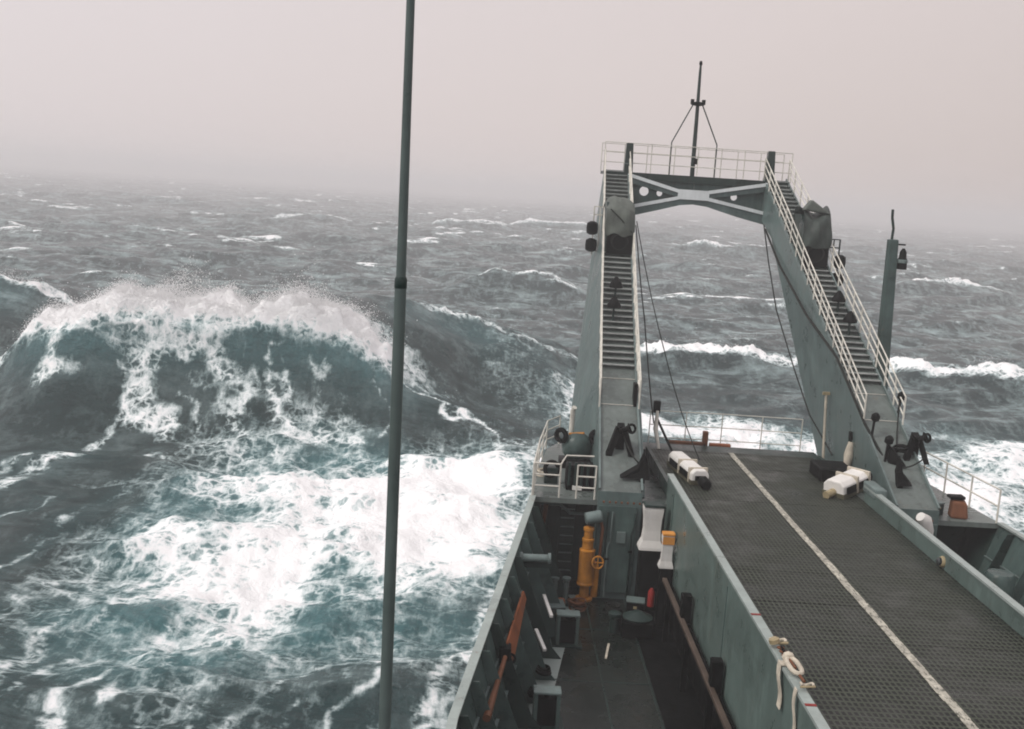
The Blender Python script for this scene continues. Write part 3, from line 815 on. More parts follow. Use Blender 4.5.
sa, SX, _, _, _ = arm(1, 'sloping starboard derrick arm with cream stair handrails, right of the ramp')
# big dark plate detail on the port arm's foot: access panel, hinge plates
MB().prism([(PX(5.85), 37.07, 6.25), (PX(4.75), 37.07, 6.25), (PX(4.6), 37.07, 6.6), (PX(4.6), 37.07, 9.4), (PX(5.95), 37.07, 9.4), (PX(5.95), 37.07, 6.5)], (0, -.05, 0)).build('front_plate', 'grey', pa, bevel=.02)
MB().prism([(SX(5.85), 37.07, 6.25), (SX(4.75), 37.07, 6.25), (SX(4.6), 37.07, 6.6), (SX(4.6), 37.07, 9.4), (SX(5.95), 37.07, 9.4), (SX(5.95), 37.07, 6.5)], (0, -.05, 0)).build('front_plate', 'grey', sa, bevel=.02)
MB().tube([(PX(4.36), 37.6, 9.6), (PX(4.34), 38.6, 10.6), (PX(4.16), 43, 13.1), (PX(3.9), 47.5, 15.6)], .07, 8).build('conduit', 'grey_light', pa)
MB().box((PX(4.42), 41.4, 12.55), (.12, .5, 1.0)).build('junction_box', 'black', pa)

# fittings standing on the sloped plates
def stand(loc, label, lean=0.0, scale=1.0):
    x, y, z = loc
    t = thing('cable_fairlead', loc, label, 'fairlead', 'black fairleads on the derrick arm feet')
    for sx in (-1, 1):
        MB().prism([(x + sx * .52 * scale, y - .25, z - .12), (x + sx * .30 * scale, y - .25, z - .12), (x + sx * .02, y - .05, z + .72 * scale), (x + sx * .2 * scale, y - .05, z + .85 * scale)], (0, .16, .09)).build('side_leg', 'black', t)
    MB().prism([(x - .16, y + .1, z), (x + .16, y + .1, z), (x + .13, y, z + .9 * scale), (x - .13, y, z + .9 * scale)], (0, .25, .12)).build('web', 'black', t)
    MB().lathe([(.2, -.2), (.11, -.12), (.11, .12), (.2, .2)], (x + .12 * scale, y - .1, z + .84 * scale), (1, .1, .45), 12).build('roller', 'black', t)
    MB().torus((x + .36 * scale, y - .12, z + .9 * scale), (.5, -1, .2), .15, .05, 14, 6).build('sheave', 'black', t)
stand((4.95, 38.9, zt(38.9)), 'black three-legged cable fairlead high on the port arm foot')
stand((15.95, 39.5, zt(39.5) - .1), 'tall black three-legged fairlead on the outer edge of the starboard arm foot', 0, .95)
def horn(loc, label, s=1, k=1.0):
    x, y, z = loc
    t = thing('cable_guide', loc, label, 'cable guide', 'black wing-shaped cable guides on the arm feet')
    MB().prism([(x - s * .75 * k, y - .25, z + .06), (x - s * .1 * k, y - .1, z + .45), (x + s * .12 * k, y, z + 1.0), (x + s * .3 * k, y + .05, z + .4), (x + s * .34 * k, y - .2, z + .02)], (0, .22, .1)).build('wing_plate', 'black', t, bevel=.03)
    MB().bar((x + s * .05, y - .1, z - .1), (x + s * .08, y, z + .5), .2, .16).build('foot', 'black', t)
horn((5.6, 37.75, zt(37.75) - .05), 'black wing-shaped cable guide at the top of the port arm foot')
horn((15.0, 38.15, zt(38.15) - .05), 'black wing-shaped cable guide low on the starboard arm foot', -1, .5)
t = MB().prism([(14.85, 39.1, zt(39.1) + .02), (15.45, 38.85, zt(38.9) + .03), (14.9, 39.2, zt(39.2) + .55)], (0, .2, .1)).build('steel_gusset', 'black', None, (15.1, 39.1, zt(39.1)))
tag(t, 'small black triangular gusset on the upper starboard arm foot', 'gusset')

# ------------------------------------------------------------------ gantry between the arm heads
g = thing('gantry', (CX, 57.4, 19.5), 'grey cross-braced gantry beam with guard rail joining the two arm heads', 'gantry')
GY = 57.2
MB().box((CX, GY + .9, 21.26), (9.6, 1.9, .14)).build('walkway', 'grey_dark', g)
MB().box((CX, GY - .05, 21.12), (8.2, .2, .30)).build('top_beam', 'grey_dark', g)
c0 = (9.2, 20.62), (10.75, 20.66), (10.75, 20.12), (9.2, 20.10)
def flange(p, q, nm='brace', w=.17):
    MB().bar((p[0], GY - .22, p[1]), (q[0], GY - .22, q[1]), .06, w, (0, 0, 1)).build(nm, 'brace', g)
    d = Vector((q[0] - p[0], 0, q[1] - p[1])).normalized()
flange((6.55, 21.2), (9.25, 20.52)); flange((13.75, 21.15), (10.7, 20.55))
flange((6.6, 19.55), (9.25, 20.2)); flange((14.4, 19.55), (10.7, 20.22))
MB().box((9.97, GY - .24, 20.38), (1.6, .07, .5)).build('centre_plate', 'brace', g)
plate_holes('web_plate', [(6.4, 21.15), (10.0, 20.98), (10.0, 20.0), (9.3, 20.05), (6.4, 19.35)], [(7.45, 20.42, .24), (8.25, 20.36, .15)], GY + .05, .05, 'grey', g)
plate_holes('web_plate', [(10.01, 20.98), (14.2, 21.15), (14.4, 19.3), (10.7, 20.05), (10.01, 20.0)], [(12.1, 20.4, .17)], GY + .05, .05, 'grey', g)
# flange below: shallow arch soffit
mb = MB()
arch = [(6.4, 19.0), (8.2, 19.5), (9.3, 19.82), (10.0, 19.9), (10.8, 19.82), (12.4, 19.4), (14.5, 18.95)]
archt = [(6.4, 19.5), (8.2, 19.92), (9.3, 20.14), (10.0, 20.16), (10.8, 20.14), (12.4, 19.85), (14.5, 19.5)]
for i in range(len(arch) - 1):
    mb.hexa([(arch[i][0], GY - .2, arch[i][1]), (arch[i + 1][0], GY - .2, arch[i + 1][1]), (arch[i + 1][0], GY + .35, arch[i + 1][1]), (arch[i][0], GY + .35, arch[i][1]),
             (archt[i][0], GY - .2, archt[i][1]), (archt[i + 1][0], GY - .2, archt[i + 1][1]), (archt[i + 1][0], GY + .35, archt[i + 1][1]), (archt[i][0], GY + .35, archt[i][1])])
mb.build('arch_beam', 'arm', g)
for p, q in (((6.55, 20.98), (9.3, 20.36)), ((13.8, 20.95), (10.65, 20.38))):
    MB().bar((p[0], GY - .1, p[1]), (q[0], GY - .1, q[1]), .16, .3).build('brace_web', 'arm', g)
for x, h in ((6.55, 1.6), (13.85, 1.65)):
    b_ = MB().hexa([(x - .24, GY - .1, 21.0), (x + .24, GY - .1, 21.0), (x + .24, GY + .4, 21.0), (x - .24, GY + .4, 21.0),
                    (x - .17, GY - .05, 21.2 + h), (x + .17, GY - .05, 21.2 + h), (x + .17, GY + .35, 21.2 + h), (x - .17, GY + .35, 21.2 + h)]).build('bollard_post', 'grey_dark', g, bevel=.03)
    MB().box((x, GY + .15, 21.75), (.42, .52, .05)).build('collar', 'grey_light', b_)
gx = [5.3, 7.7, 10.1, 12.5, 14.95]
railing(g, [(x, GY + .1, 21.3) for x in gx], (.5, 1.0, 1.5), 1.25, .024)
railing(g, [(x, GY + 1.8, 21.3) for x in gx], (.55, 1.1, 1.5), 1.25, .022)

m_ = thing('signal_mast', (9.95, 57.8, 21.3), 'thin dark mast with two stays and small crosstree on the gantry', 'mast')
MB().tube([(9.95, 57.8, 21.3), (9.93, 57.8, 24.2), (9.9, 57.8, 26.6), (9.9, 57.8, 27.0)], [.12, .10, .07, .05], 10).build('pole', 'grey_dark', m_)
MB().lathe([(.1, 0), (.34, .05), (.36, .16), (.12, .22)], (9.93, 57.8, 24.9), (0, 0, 1), 14).build('crosstree', 'black', m_)
for dx_ in (-.3, .28):
    MB().box((9.93 + dx_, 57.75, 25.1), (.16, .2, .24)).build('lantern', 'black', m_)
for x in (8.75, 11.1):
    MB().tube([(x, 57.8, 21.3), (x, 57.8, 23.0), (9.93 + (.25 if x > 10 else -.25), 57.8, 24.95)], .035, 6).build('stay', 'grey_dark', m_)
MB().box((10.05, 57.65, 22.1), (.22, .2, .3)).build('junction_box', 'black', m_)
MB().lathe([(.075, 0), (.09, .05), (.06, .2)], (9.9, 57.8, 26.95), (0, 0, 1), 8).build('masthead_lamp', 'black', m_)

# ------------------------------------------------------------------ starboard light post
lp = thing('light_post', (17.03, 46.8, FC_Z), 'tapered grey-green post with hanging black lantern outside the starboard arm', 'post')
MB().hexa([(16.80, 46.5, FC_Z), (17.40, 46.5, FC_Z), (17.40, 47.1, FC_Z), (16.80, 47.1, FC_Z), (16.64, 46.6, 19.0), (17.03, 46.6, 19.0), (17.03, 47.0, 19.0), (16.64, 47.0, 19.0)]).build('column', 'grey', lp, bevel=.05)
MB().tube([(16.78, 46.8, 18.9), (16.80, 46.8, 19.45), (16.70, 46.8, 19.9), (16.68, 46.8, 20.25)], .06, 8).build('top_rod', 'grey_dark', lp)
MB().bar((16.98, 46.8, 18.8), (17.38, 46.75, 18.8), .07, .07).build('lamp_arm', 'black', lp)
ln_ = MB().lathe([(.05, .75), (.14, .6), (.16, .35), (.20, .3), (.22, -.1), (.2, -.14)], (17.30, 46.7, 17.9), (0, 0, 1), 12).build('lantern', 'black', lp)
MB().lathe([(.205, 0), (.225, .02), (.225, .14), (.205, .16)], (17.30, 46.7, 18.02), (0, 0, 1), 12).build('lantern_band', 'grey_light', ln_)
MB().bar((16.98, 46.8, 17.8), (17.28, 46.75, 17.8), .06, .06).build('lamp_arm', 'black', lp)

# ------------------------------------------------------------------ wire ropes
def rope(pts, label, r=.028, sag=0.0):
    pts = [Vector(p) for p in pts]
    out = []
    for a, b_ in zip(pts[:-1], pts[1:]):
        for i in range(10):
            t = i / 10; q = a.lerp(b_, t); q.z -= sag * 4 * t * (1 - t); out.append(q)
    out.append(pts[-1])
    o = MB().tube(out, r, 6).build('wire_rope', 'rope', None, tuple(pts[-1]))
    tag(o, label, 'rope', 'wire ropes hanging from the gantry')
rope([(6.9, 55, 18.7), (6.95, 49.5, 14.6), (6.9, 44, 11.0)], 'wire rope running close beside the port arm down to the ramp', .03, .15)
rope([(6.95, 55.2, 18.9), (7.7, 47.6, 13.4), (8.5, 42, 10.06)], 'wire rope from the port gantry end to the ramp deck left of the cream line', .025, .25)
rope([(13.5, 56, 19.11), (13.55, 54.5, 17.34), (13.66, 52.5, 15.17), (13.85, 49, 12.82), (14.0, 46.5, 11.27), (14.42, 44.2, 10.07)], 'slack wire rope from the starboard gantry end to the white housing', .035, .0)
rope([(13.5, 55.6, 18.9), (13.6, 52.5, 17.3), (13.75, 47.6, 15.44), (14.05, 43.84, 14.2), (14.4, 40.71, 12.13), (14.9, 38.99, 10.8)], 'wire rope lying against the inner face of the starboard arm', .06, .0)
rope([(15.2, 43, 13.1), (15.0, 39.5, 10.9), (14.5, 37.6, 9.6)], 'short wire rope running down the starboard arm foot', .03, .1)

# ------------------------------------------------------------------ railings on forecastle
f_ = thing('guard_rail', (1.9, 37.2, FC_Z), 'cream guard rail along the port edge of the small forecastle platform', 'railing')
railing(f_, [(1.8, 37.2, FC_Z), (2.15, 41, FC_Z), (2.6, 44.6, FC_Z), (3.2, 45.8, FC_Z)], (.4, .8, 1.2), 2.0, .03)
f_ = thing('guard_rail', (3, 37.4, FC_Z), 'cream guard rail across the aft edge of the port platform above the yellow hydrant', 'railing')
railing(f_, [(1.85, 37.36, FC_Z), (2.75, 37.36, FC_Z)], (.4, .8, 1.2), .95, .03)
railing(f_, [(3.35, 37.36, FC_Z), (4.0, 37.36, FC_Z)], (.4, .8, 1.2), .7, .03)
MB().tube([(2.75, 37.36, FC_Z + 1.2), (2.85, 37.6, FC_Z + 1.3), (3.0, 38.3, FC_Z + 1.3), (4.0, 38.4, FC_Z + 1.3)], .03, 6).build('rail', 'cream', f_)
f_ = thing('guard_rail', (18.2, 37.4, FC_Z), 'cream guard rail along the starboard forecastle edge against white bow wash', 'railing')
railing(f_, [(18.3, 37.4, FC_Z), (17.95, 41.2, FC_Z), (17.62, 44.6, FC_Z)], (.6, 1.2), 1.9, .03)
f_ = thing('bow_rail', (10, 45.7, FC_Z), 'thin cream rail with rusty fittings across the bow beyond the ramp end', 'railing')
railing(f_, [(7.0, 45.7, FC_Z), (10.1, 45.8, FC_Z), (13.5, 45.7, FC_Z)], (.55, 1.1, 1.7), 1.7, .022)
for i, (x, w_, h_, mt, lb) in enumerate(((8.6, 1.6, .22, 'rust', 'long low rusty deck fitting at the port side of the bow'), (9.35, .22, .7, 'rust', 'short upright rusty post on the bow rail'), (10.0, .9, .2, 'orange', 'low orange-rust deck fitting beside the cream line end'))):
    b_ = MB(); b_.box((x, 45.4, FC_Z + .3 + h_ / 2), (w_, .25, h_)); b_.box((x - w_ * .3, 45.4, FC_Z + .15), (.12, .2, .32)); b_.box((x + w_ * .3, 45.4, FC_Z + .15), (.12, .2, .32))
    tag(b_.build('bow_fitting', mt, None, (x, 45.4, FC_Z), bevel=.03), lb, 'fitting')

# ------------------------------------------------------------------ port platform machinery
w = thing('winch', (3.6, 42, FC_Z), 'grey ball-shaped winch with black drum wheels on the port platform', 'winch')
MB().lathe([(.05, 0), (.34, .05), (.55, .3), (.60, .6), (.5, .9), (.28, 1.08), (.05, 1.12)], (3.65, 42, FC_Z + .25), (0, 0, 1), 20).build('housing', 'grey', w)
MB().box((3.65, 42, FC_Z + .15), (1.3, .9, .3)).build('base', 'black', w)
for x in (3.0, 4.35):
    MB().torus((x, 41.8, FC_Z + 1.25), (.6, .8, 0), .22, .1, 18, 8).build('drum_wheel', 'black', w)
MB().tube([(3.3, 41.9, FC_Z + 1.3), (3.9, 41.9, FC_Z + 1.36)], .05, 8).build('brake_bar', 'yellow', w)
MB().tube([(3.45, 42.6, FC_Z), (3.45, 42.6, FC_Z + 2.1), (3.5, 42.5, FC_Z + 2.25)], .1, 8).build('vent_pipe', 'cream', w)
w = thing('capstan', (3.1, 39.3, FC_Z), 'low black machinery block with gear wheels on the platform by the rail', 'machinery')
MB().box((3.55, 38.8, FC_Z + .45), (1.0, .8, .9)).build('gearbox', 'black', w, bevel=.05)
MB().torus((2.55, 39.2, FC_Z + .55), (.3, -1, .2), .26, .08, 18, 8).build('hand_wheel', 'black', w)
MB().box((2.55, 39.35, FC_Z + .3), (.5, .4, .6)).build('pedestal', 'grey_dark', w, bevel=.03)
for k in range(4):
    MB().tube([(3.15 + k * .22, 38.35, FC_Z + .2), (3.15 + k * .22, 38.35, FC_Z + 1.05)], .05, 8).build('valve_stem', 'grey_dark', w)
MB().box((3.45, 38.33, FC_Z + .12), (.34, .06, .16)).build('name_plate', 'white', w)
# vertical ladder in the recess
ld = thing('ladder', (3.2, 38.75, MAIN_Z), 'dark vertical ladder in the shaded recess beside the yellow hydrant', 'ladder')
for x in (2.95, 3.5): MB().box((x, 38.7, 7.7), (.05, .06, 3.3)).build('stile', 'grey_dark', ld)
for k in range(9): MB().box((3.22, 38.7, 6.4 + k * .33), (.5, .05, .05)).build('rung', 'grey_light', ld)

# yellow hydrant
hy = thing('hydrant', (3.85, 36.9, MAIN_Z), 'orange-yellow upright hydrant with handwheel beside the port arm foot', 'hydrant')
MB().lathe([(.30, 0), (.30, .08), (.17, .1), (.17, .55), (.29, .56), (.29, .62), (.27, .64), (.27, 1.75), (.28, 1.76), (.28, 1.82), (.2, 1.86), (.19, 2.12), (.215, 2.13), (.215, 2.22), (.16, 2.25), (.15, 2.5), (.19, 2.52), (.19, 2.62), (.06, 2.66)], (3.85, 36.9, MAIN_Z), (0, 0, 1), 20).build('body', 'yellow', hy)
vv = MB().tube([(4.05, 36.75, 7.45), (4.22, 36.55, 7.45)], .05, 8).build('valve_spindle', 'rust', hy)
b_ = MB().torus((4.2, 36.5, 7.5), (.4, -1, .25), .21, .035, 22, 6); b_.bar((4.0, 36.5, 7.5), (4.4, 36.5, 7.5), .04, .03); b_.bar((4.2, 36.5, 7.3), (4.2, 36.5, 7.7), .04, .03)
b_.build('hand_wheel', 'yellow', vv)
MB().tube([(4.2, 37.0, 6.1), (4.2, 37.0, 7.2), (4.05, 36.95, 7.35)], .13, 10).build('side_pipe', 'yellow', hy)
MB().tube([(4.3, 36.95, 7.6), (4.33, 36.95, 8.6), (4.2, 36.95, 9.0)], .055, 8).build('riser', 'rust', hy)
o = MB().lathe([(.16, 0), (.22, .04), (.22, .55), (.16, .6)], (3.68, 36.8, 8.95), (1, .1, .22), 14).build('lamp_drum', 'grey_light', None, (3.9, 36.8, 9.0))
tag(o, 'pale grey drum-shaped lamp above the yellow hydrant', 'lamp')

# white ventilators between port arm and ramp
def vent(loc, w_, h_, label, cap_mat=None, hh=2.1):
    x, y, z = loc
    t = thing('ventilator', (x, y, MAIN_Z), label, 'ventilator', 'white ventilators beside the port arm')
    MB().box((x, y, (MAIN_Z + z) / 2), (w_ * 1.02, w_ * .9, z - MAIN_Z)).build('base', 'black', t, bevel=.03)
    prof = [(.62, 0), (.60, .06), (.46, .22), (.42, .45), (.44, .7), (.50, .92), (.50, 1.0)]
    mb = MB(); vs = []
    for p, q in zip(prof[:-1], prof[1:]):
        a, b2 = p[0] * w_, q[0] * w_; za, zb = z + p[1] * h_, z + q[1] * h_
        mb.hexa([(x - a, y - a * .7, za), (x + a * .85, y - a * .7, za), (x + a * .85, y + a * .7, za), (x - a, y + a * .7, za),
                 (x - b2, y - b2 * .7, zb), (x + b2 * .85, y - b2 * .7, zb), (x + b2 * .85, y + b2 * .7, zb), (x - b2, y + b2 * .7, zb)])
    trunk = mb.build('trunk', 'white', t)
    MB().box((x, y, z + h_ + .05), (w_ * 1.0, w_ * .8, .1)).build('lid', 'grey_dark' if not cap_mat else cap_mat, t, bevel=.03)
    if cap_mat:
        MB().box((x, y, z + h_ * .86), (w_ * .92, w_ * .72, h_ * .24)).build('painted_band', cap_mat, trunk)
    return t
vent((5.98, 36.45, 8.15), .72, 1.5, 'larger white waisted ventilator on black base against the port arm')
vent((6.3, 35.0, 8.0), .42, 1.1, 'smaller white ventilator with orange top next to the ramp wall', 'vent_cap')

# ------------------------------------------------------------------ gear on the main deck, port side
w = thing('deck_winch', (5.15, 34.1, MAIN_Z), 'low dark winch with round lid on the open main deck', 'winch')
MB().box((5.3, 34.0, MAIN_Z + .3), (1.0, .9, .5)).build('base', 'black', w, bevel=.04)
MB().lathe([(.48, 0), (.5, .06), (.34, .12), (.2, .2), (.06, .24)], (5.35, 34.0, MAIN_Z + .56), (0, 0, 1), 18).build('round_lid', 'grey_dark', w)
MB().lathe([(.16, 0), (.16, .5), (.22, .55), (.22, .66), (.1, .7)], (4.62, 34.1, MAIN_Z), (0, 0, 1), 12).build('bollard', 'grey_dark', w)
def chock(loc, label, h=.95):
    x, y, z = loc
    t = thing('fairlead_box', loc, label, 'fairlead', 'grey fairlead boxes along the port waterway')
    for sx in (-.3, .3):
        MB().hexa([(x + sx - .05, y - .32, z), (x + sx + .05, y - .32, z), (x + sx + .05, y + .32, z), (x + sx - .05, y + .32, z),
                   (x + sx - .05, y - .2, z + h), (x + sx + .05, y - .2, z + h), (x + sx + .05, y + .2, z + h), (x + sx - .05, y + .2, z + h)]).build('cheek', 'grey', t)
    MB().box((x, y, z + h + .03), (.74, .46, .07)).build('top', 'grey_light', t, bevel=.02)
    MB().lathe([(.13, 0), (.09, .06), (.09, h - .12), (.13, h - .05)], (x, y, z + .03), (0, 0, 1), 12).build('roller', 'black', t)
    MB().box((x, y, z + h * .45), (.5, .36, h * .8)).build('core', 'black', t)
    MB().box((x, y, z + .03), (.95, .8, .06)).build('foot_plate', 'grey_dark', t)
chock((3.0, 33.0, MAIN_Z), 'grey fairlead box farther up the port side near the yellow hydrant')
chock((2.1, 27.5, MAIN_Z), 'grey fairlead box nearest the viewer beside the port bulwark')
# brackets and stowed gear on the port bulwark
def onbw(y, t, off=.3):
    d, z = edge(y); f = foot(y)
    return (CX - (f + (d - f) * t) + off, y, MAIN_Z + (z - MAIN_Z) * t)
b_ = MB(); p, q = onbw(30.6, .76, .34), onbw(27.3, .70, .34)
d = (Vector(q) - Vector(p)).normalized(); sd = Vector((.35, 0, -.94)).normalized()
n_ = d.cross(sd).normalized()
pts = [Vector(p) + sd * .13, Vector(p) - sd * .13, Vector(q) - sd * .27, Vector(q) + sd * .27]
b_.prism(pts, n_ * .06)
o = b_.build('stowed_board', 'orange', None, p)
tag(o, 'faded orange tapered board lashed inside the port bulwark', 'board')
p, q = onbw(26.9, .72, .32), onbw(23.9, .70, .32)
o = MB().tube([p, Vector(p).lerp(Vector(q), .5), q], [.06, .07, .1], 8).build('stowed_pole', 'rust', None, p)
tag(o, 'rusty brown pole lashed along the port bulwark below the orange board', 'pole')
t = thing('clamp', onbw(27.2, .72, .3), 'black clamp holding the orange board and pole to the bulwark', 'clamp')
MB().box(onbw(27.2, .72, .28), (.3, .45, .35)).build('jaw', 'black', t, bevel=.04); MB().torus(onbw(27.2, .66, .36), (0, 1, 0), .13, .035, 14, 6).build('ring', 'black', t)
t = thing('roller_fairlead', onbw(32.4, .92, .3), 'pale horizontal roller fairlead at the top of the port bulwark', 'fairlead')
a_ = Vector(onbw(32.4, .9, .12)); MB().lathe([(.17, 0), (.17, .08), (.12, .1), (.12, .85), (.17, .87), (.17, .95)], a_, (1, 0, .02), 14).build('roller', 'grey_light', t)
MB().box(a_ + Vector((.48, .12, -.22)), (1.0, .1, .22)).build('bracket', 'grey_dark', t)
for i, (y, t_, lb) in enumerate(((33.6, .45, 'long pale batten on the port bulwark nearest the yellow hydrant'), (31.3, .34, 'short pale batten low on the port bulwark'))):
    p = Vector(onbw(y, t_, .28)); o = MB().bar(p, p + Vector((.25, -1.6 + i * .7, -.25)), .10, .08).build('batten', 'white', None, p)
    tag(o, lb, 'batten')
for i, (y, t_) in enumerate(((30.2, .1), (28.6, .12))):
    p = onbw(y, t_, .45); t = thing('hose_coil', p, ('dark coil of hose by the bulwark foot, farther of two', 'dark coil of hose by the bulwark foot, nearer of two')[i], 'hose', 'hose coils at the port bulwark')
    for k in range(3): MB().torus((p[0], p[1], p[2] + k * .07 - .05), (.1, .05, 1), .2 - .02 * k, .045, 16, 6).build('loop', 'black', t)
o = MB().bar((4.35, 33.0, MAIN_Z + .04), (4.15, 31.9, MAIN_Z + .04), .07, .05).build('batten', 'strap', None, (4.2, 32.5, MAIN_Z))
tag(o, 'cream batten lying loose on the main deck', 'batten')
b_ = MB().lathe([(.16, 0), (.17, .05), (.15, .4), (.12, .46)], (2.95, 35.6, MAIN_Z), (0, 0, 1), 12).build('orange_drum', 'orange', None, (2.95, 35.6, MAIN_Z))
tag(b_, 'small orange drum on deck left of the yellow hydrant', 'drum')
# a pair of bitts beyond
t = thing('mooring_bitts', (2.9, 36.0, MAIN_Z), 'grey twin mooring bitts at the far end of the port waterway', 'bitts')
for x in (2.75, 3.15): MB().lathe([(.1, 0), (.1, .85), (.15, .9), (.15, .98), (.05, 1.0)], (x, 36.3, MAIN_Z), (0, 0, 1), 12).build('bitt', 'grey_light', t)
MB().box((2.95, 36.3, MAIN_Z + .04), (.9, .45, .08)).build('foot_plate', 'grey_dark', t)

# timber skid along the port ramp wall
t = thing('timber_skid', (6.2, 29, 7.2), 'long brown timber skid with black uprights beneath the port ramp wall', 'skid')
MB().box((6.2, 28.0, 7.75), (.15, 13.0, .12)).build('beam', 'timber', t, bevel=.02)
MB().box((6.42, 28.0, 7.0), (.06, 13.0, 1.3)).build('shade_plate', 'black', t)  # added black sheet that stands for the shade under the skid
for y in (31.2, 26.6, 22.4):
    MB().box((6.32, y, 8.05), (.3, .34, .9)).build('upright', 'black', t, bevel=.03)
for y in (33.5, 30, 26.5, 23):
    MB().box((6.2, y, 6.85), (.16, .16, 1.66)).build('leg', 'black', t)
o = MB().lathe([(.12, 0), (.12, .5), (.05, .62)], (5.95, 35.3, 6.5), (0, 0, 1), 12).build('fire_extinguisher', 'red', None, (5.95, 35.3, 6.5))
tag(o, 'small red extinguisher in the shadow below the white ventilators', 'extinguisher')

# ------------------------------------------------------------------ white housings at the ramp end
def housing(loc, rz, label, L=2.2, W=.75, H=.55, tilt=0.0):
    t = thing('roller_housing', loc, label, 'housing', 'white roller housings at the ramp end')
    Rm = Matrix.Rotation(rz, 3, 'Z') @ Matrix.Rotation(tilt, 3, 'Y')
    o = Vector(loc)
    def Q(x, y, z): return o + Rm @ Vector((x, y, z))
    pr = [(-W / 2, .05), (-W / 2, H * .75), (-W * .3, H), (W * .3, H), (W / 2, H * .7), (W / 2, .05)]
    mb = MB().prism([Q(-L / 2, y, z) for y, z in pr], Rm @ Vector((L, 0, 0)))
    sh = mb.build('shell', 'white', t, bevel=.05)
    MB().box(Q(0, 0, H * .16), (L * 1.03, W * 1.06, H * .3), Rm).build('skirt', 'skirt', sh)
    for x in (-L * .24, L * .2):
        MB().box(Q(x, -W / 2 - .01, H * .45), (L * .32, .06, H * .42), Rm).build('opening', 'black', sh)
    MB().box(Q(L / 2 + .01, 0, H * .4), (.06, W * .6, H * .45), Rm).build('opening', 'black', sh)
    for x in (-L * .02, L * .40):
        MB().box(Q(x, -.01, H * .5 + .04), (.10, W + .05, H * .96), Rm).build('strap', 'strap', sh)
    MB().lathe([(.16, 0), (.2, .05), (.2, .45), (.16, .5)], Q(L / 2 + .1, .05, .2), Rm @ Vector((1, 0, -.1)), 12).build('roller', 'black', t)
    MB().lathe([(.14, 0), (.14, .5)], Q(-L / 2 - .45, 0, .2), Rm @ Vector((1, 0, 0)), 10).build('spindle', 'brass', t)
housing((7.62, 39.6, RZ + .03), R(-82), 'white roller housing with dark openings at the port end of the ramp', 2.9, .66, .55)
housing((13.2, 38.35, RZ + .1), R(40), 'white roller housing lying skewed at the starboard end of the ramp', 1.75, .85, .62, R(-8))
MB().box((13.9, 39.6, 10.15), (1.2, 1.6, .3))
o = MB().box((13.3, 40.6, 10.25), (1.3, 1.5, .5)).build('hinge_block', 'black', None, (13.3, 40.6, 10), bevel=.06)
tag(o, 'black hinge block behind the skewed white housing', 'hinge')
# rope-wrapped post against starboard arm
t = thing('rope_post', (14.35, 42.2, RZ), 'tan rope-wrapped post standing before the inner face of the starboard arm', 'post')
MB().tube([(14.35, 42.2, 9.6), (14.45, 42.25, 11.2)], .09, 8).build('post', 'grey_dark', t)
MB().tube([(14.36, 42.1, 10.1), (14.4, 42.1, 10.6), (14.45, 42.12, 11.1)], [.13, .2, .12], 10).build('rope_wrap', 'strap', t)
MB().box((14.46, 42.2, 11.35), (.2, .2, .3)).build('head', 'black', t)
# hook gear beside the port arm
t = thing('hook_block', (6.9, 43.5, RZ), 'cream and dark hook block hanging beside the port arm at the ramp end', 'hook')
MB().tube([(6.95, 43.6, 11.6), (6.9, 43.4, 10.9), (7.0, 42.8, 10.2)], [.06, .1, .06], 8).build('shank', 'cream', t)
MB().tube([(6.95, 43.6, 11.3), (7.3, 43.0, 10.6), (7.55, 42.4, 10.1)], .05, 8).build('pendant', 'black', t)
MB().box((6.93, 43.7, 11.75), (.28, .2, .5)).build('cheek', 'black', t, bevel=.04)
# turnbuckle lashed to the near wall cap
t = thing('turnbuckle', (RL, 21.8, 10.57), 'cream turnbuckle with shackles, chain and hanging webbing straps on the near port wall cap', 'turnbuckle')
def bow(y, x, sc, mt, nm):
    pts = [(RL + x + sc * .16 * math.cos(a_), y + sc * .2 * math.sin(a_), 10.66 + .05 * math.cos(2 * a_)) for a_ in np.linspace(-.4, math.pi + .4, 12)]
    MB().tube(pts, .036 * sc, 8).build(nm, mt, t)
    MB().tube([(RL + x - .2 * sc, y - .08 * sc, 10.66), (RL + x + .2 * sc, y - .08 * sc, 10.68)], .032 * sc, 8).build('pin', 'brass', t)
bow(22.7, .06, 1.0, 'strap', 'shackle')
MB().lathe([(.05, 0), (.12, .03), (.12, .12), (.06, .16)], (RL - .02, 22.62, 10.64), (-.3, .1, 1), 10).build('lug', 'brass', t)
for k in range(5):
    MB().torus((RL + .05, 22.42 - k * .1, 10.65), (1, .1, .05) if k % 2 else (0, .15, 1), .06, .024, 12, 6).build('chain_link', 'black' if k % 2 else 'rust', t)
loop = []
for a_ in np.linspace(0, 2 * math.pi, 25)[:-1]:
    loop.append((RL + .08 + .11 * math.cos(a_), 21.45 + .38 * (abs(math.sin(a_)) ** .6) * (1 if math.sin(a_) > 0 else -1), 10.68))
MB().tube(loop + loop[:1], .052, 8, False).build('frame_ring', 'strap', t)
MB().tube([(RL + .07, 22.0, 10.66), (RL + .08, 21.35, 10.67)], .03, 8).build('screw', 'rust', t)
MB().lathe([(.1, -.07), (.13, -.04), (.13, .05), (.09, .08)], (RL + .07, 21.86, 10.67), (0, 1, 0), 8).build('nut', 'strap', t)
MB().tube([(RL + .08, 21.1, 10.66), (RL + .1, 20.75, 10.66)], .03, 8).build('screw', 'rust', t)
bow(20.55, .10, .75, 'strap', 'shackle')
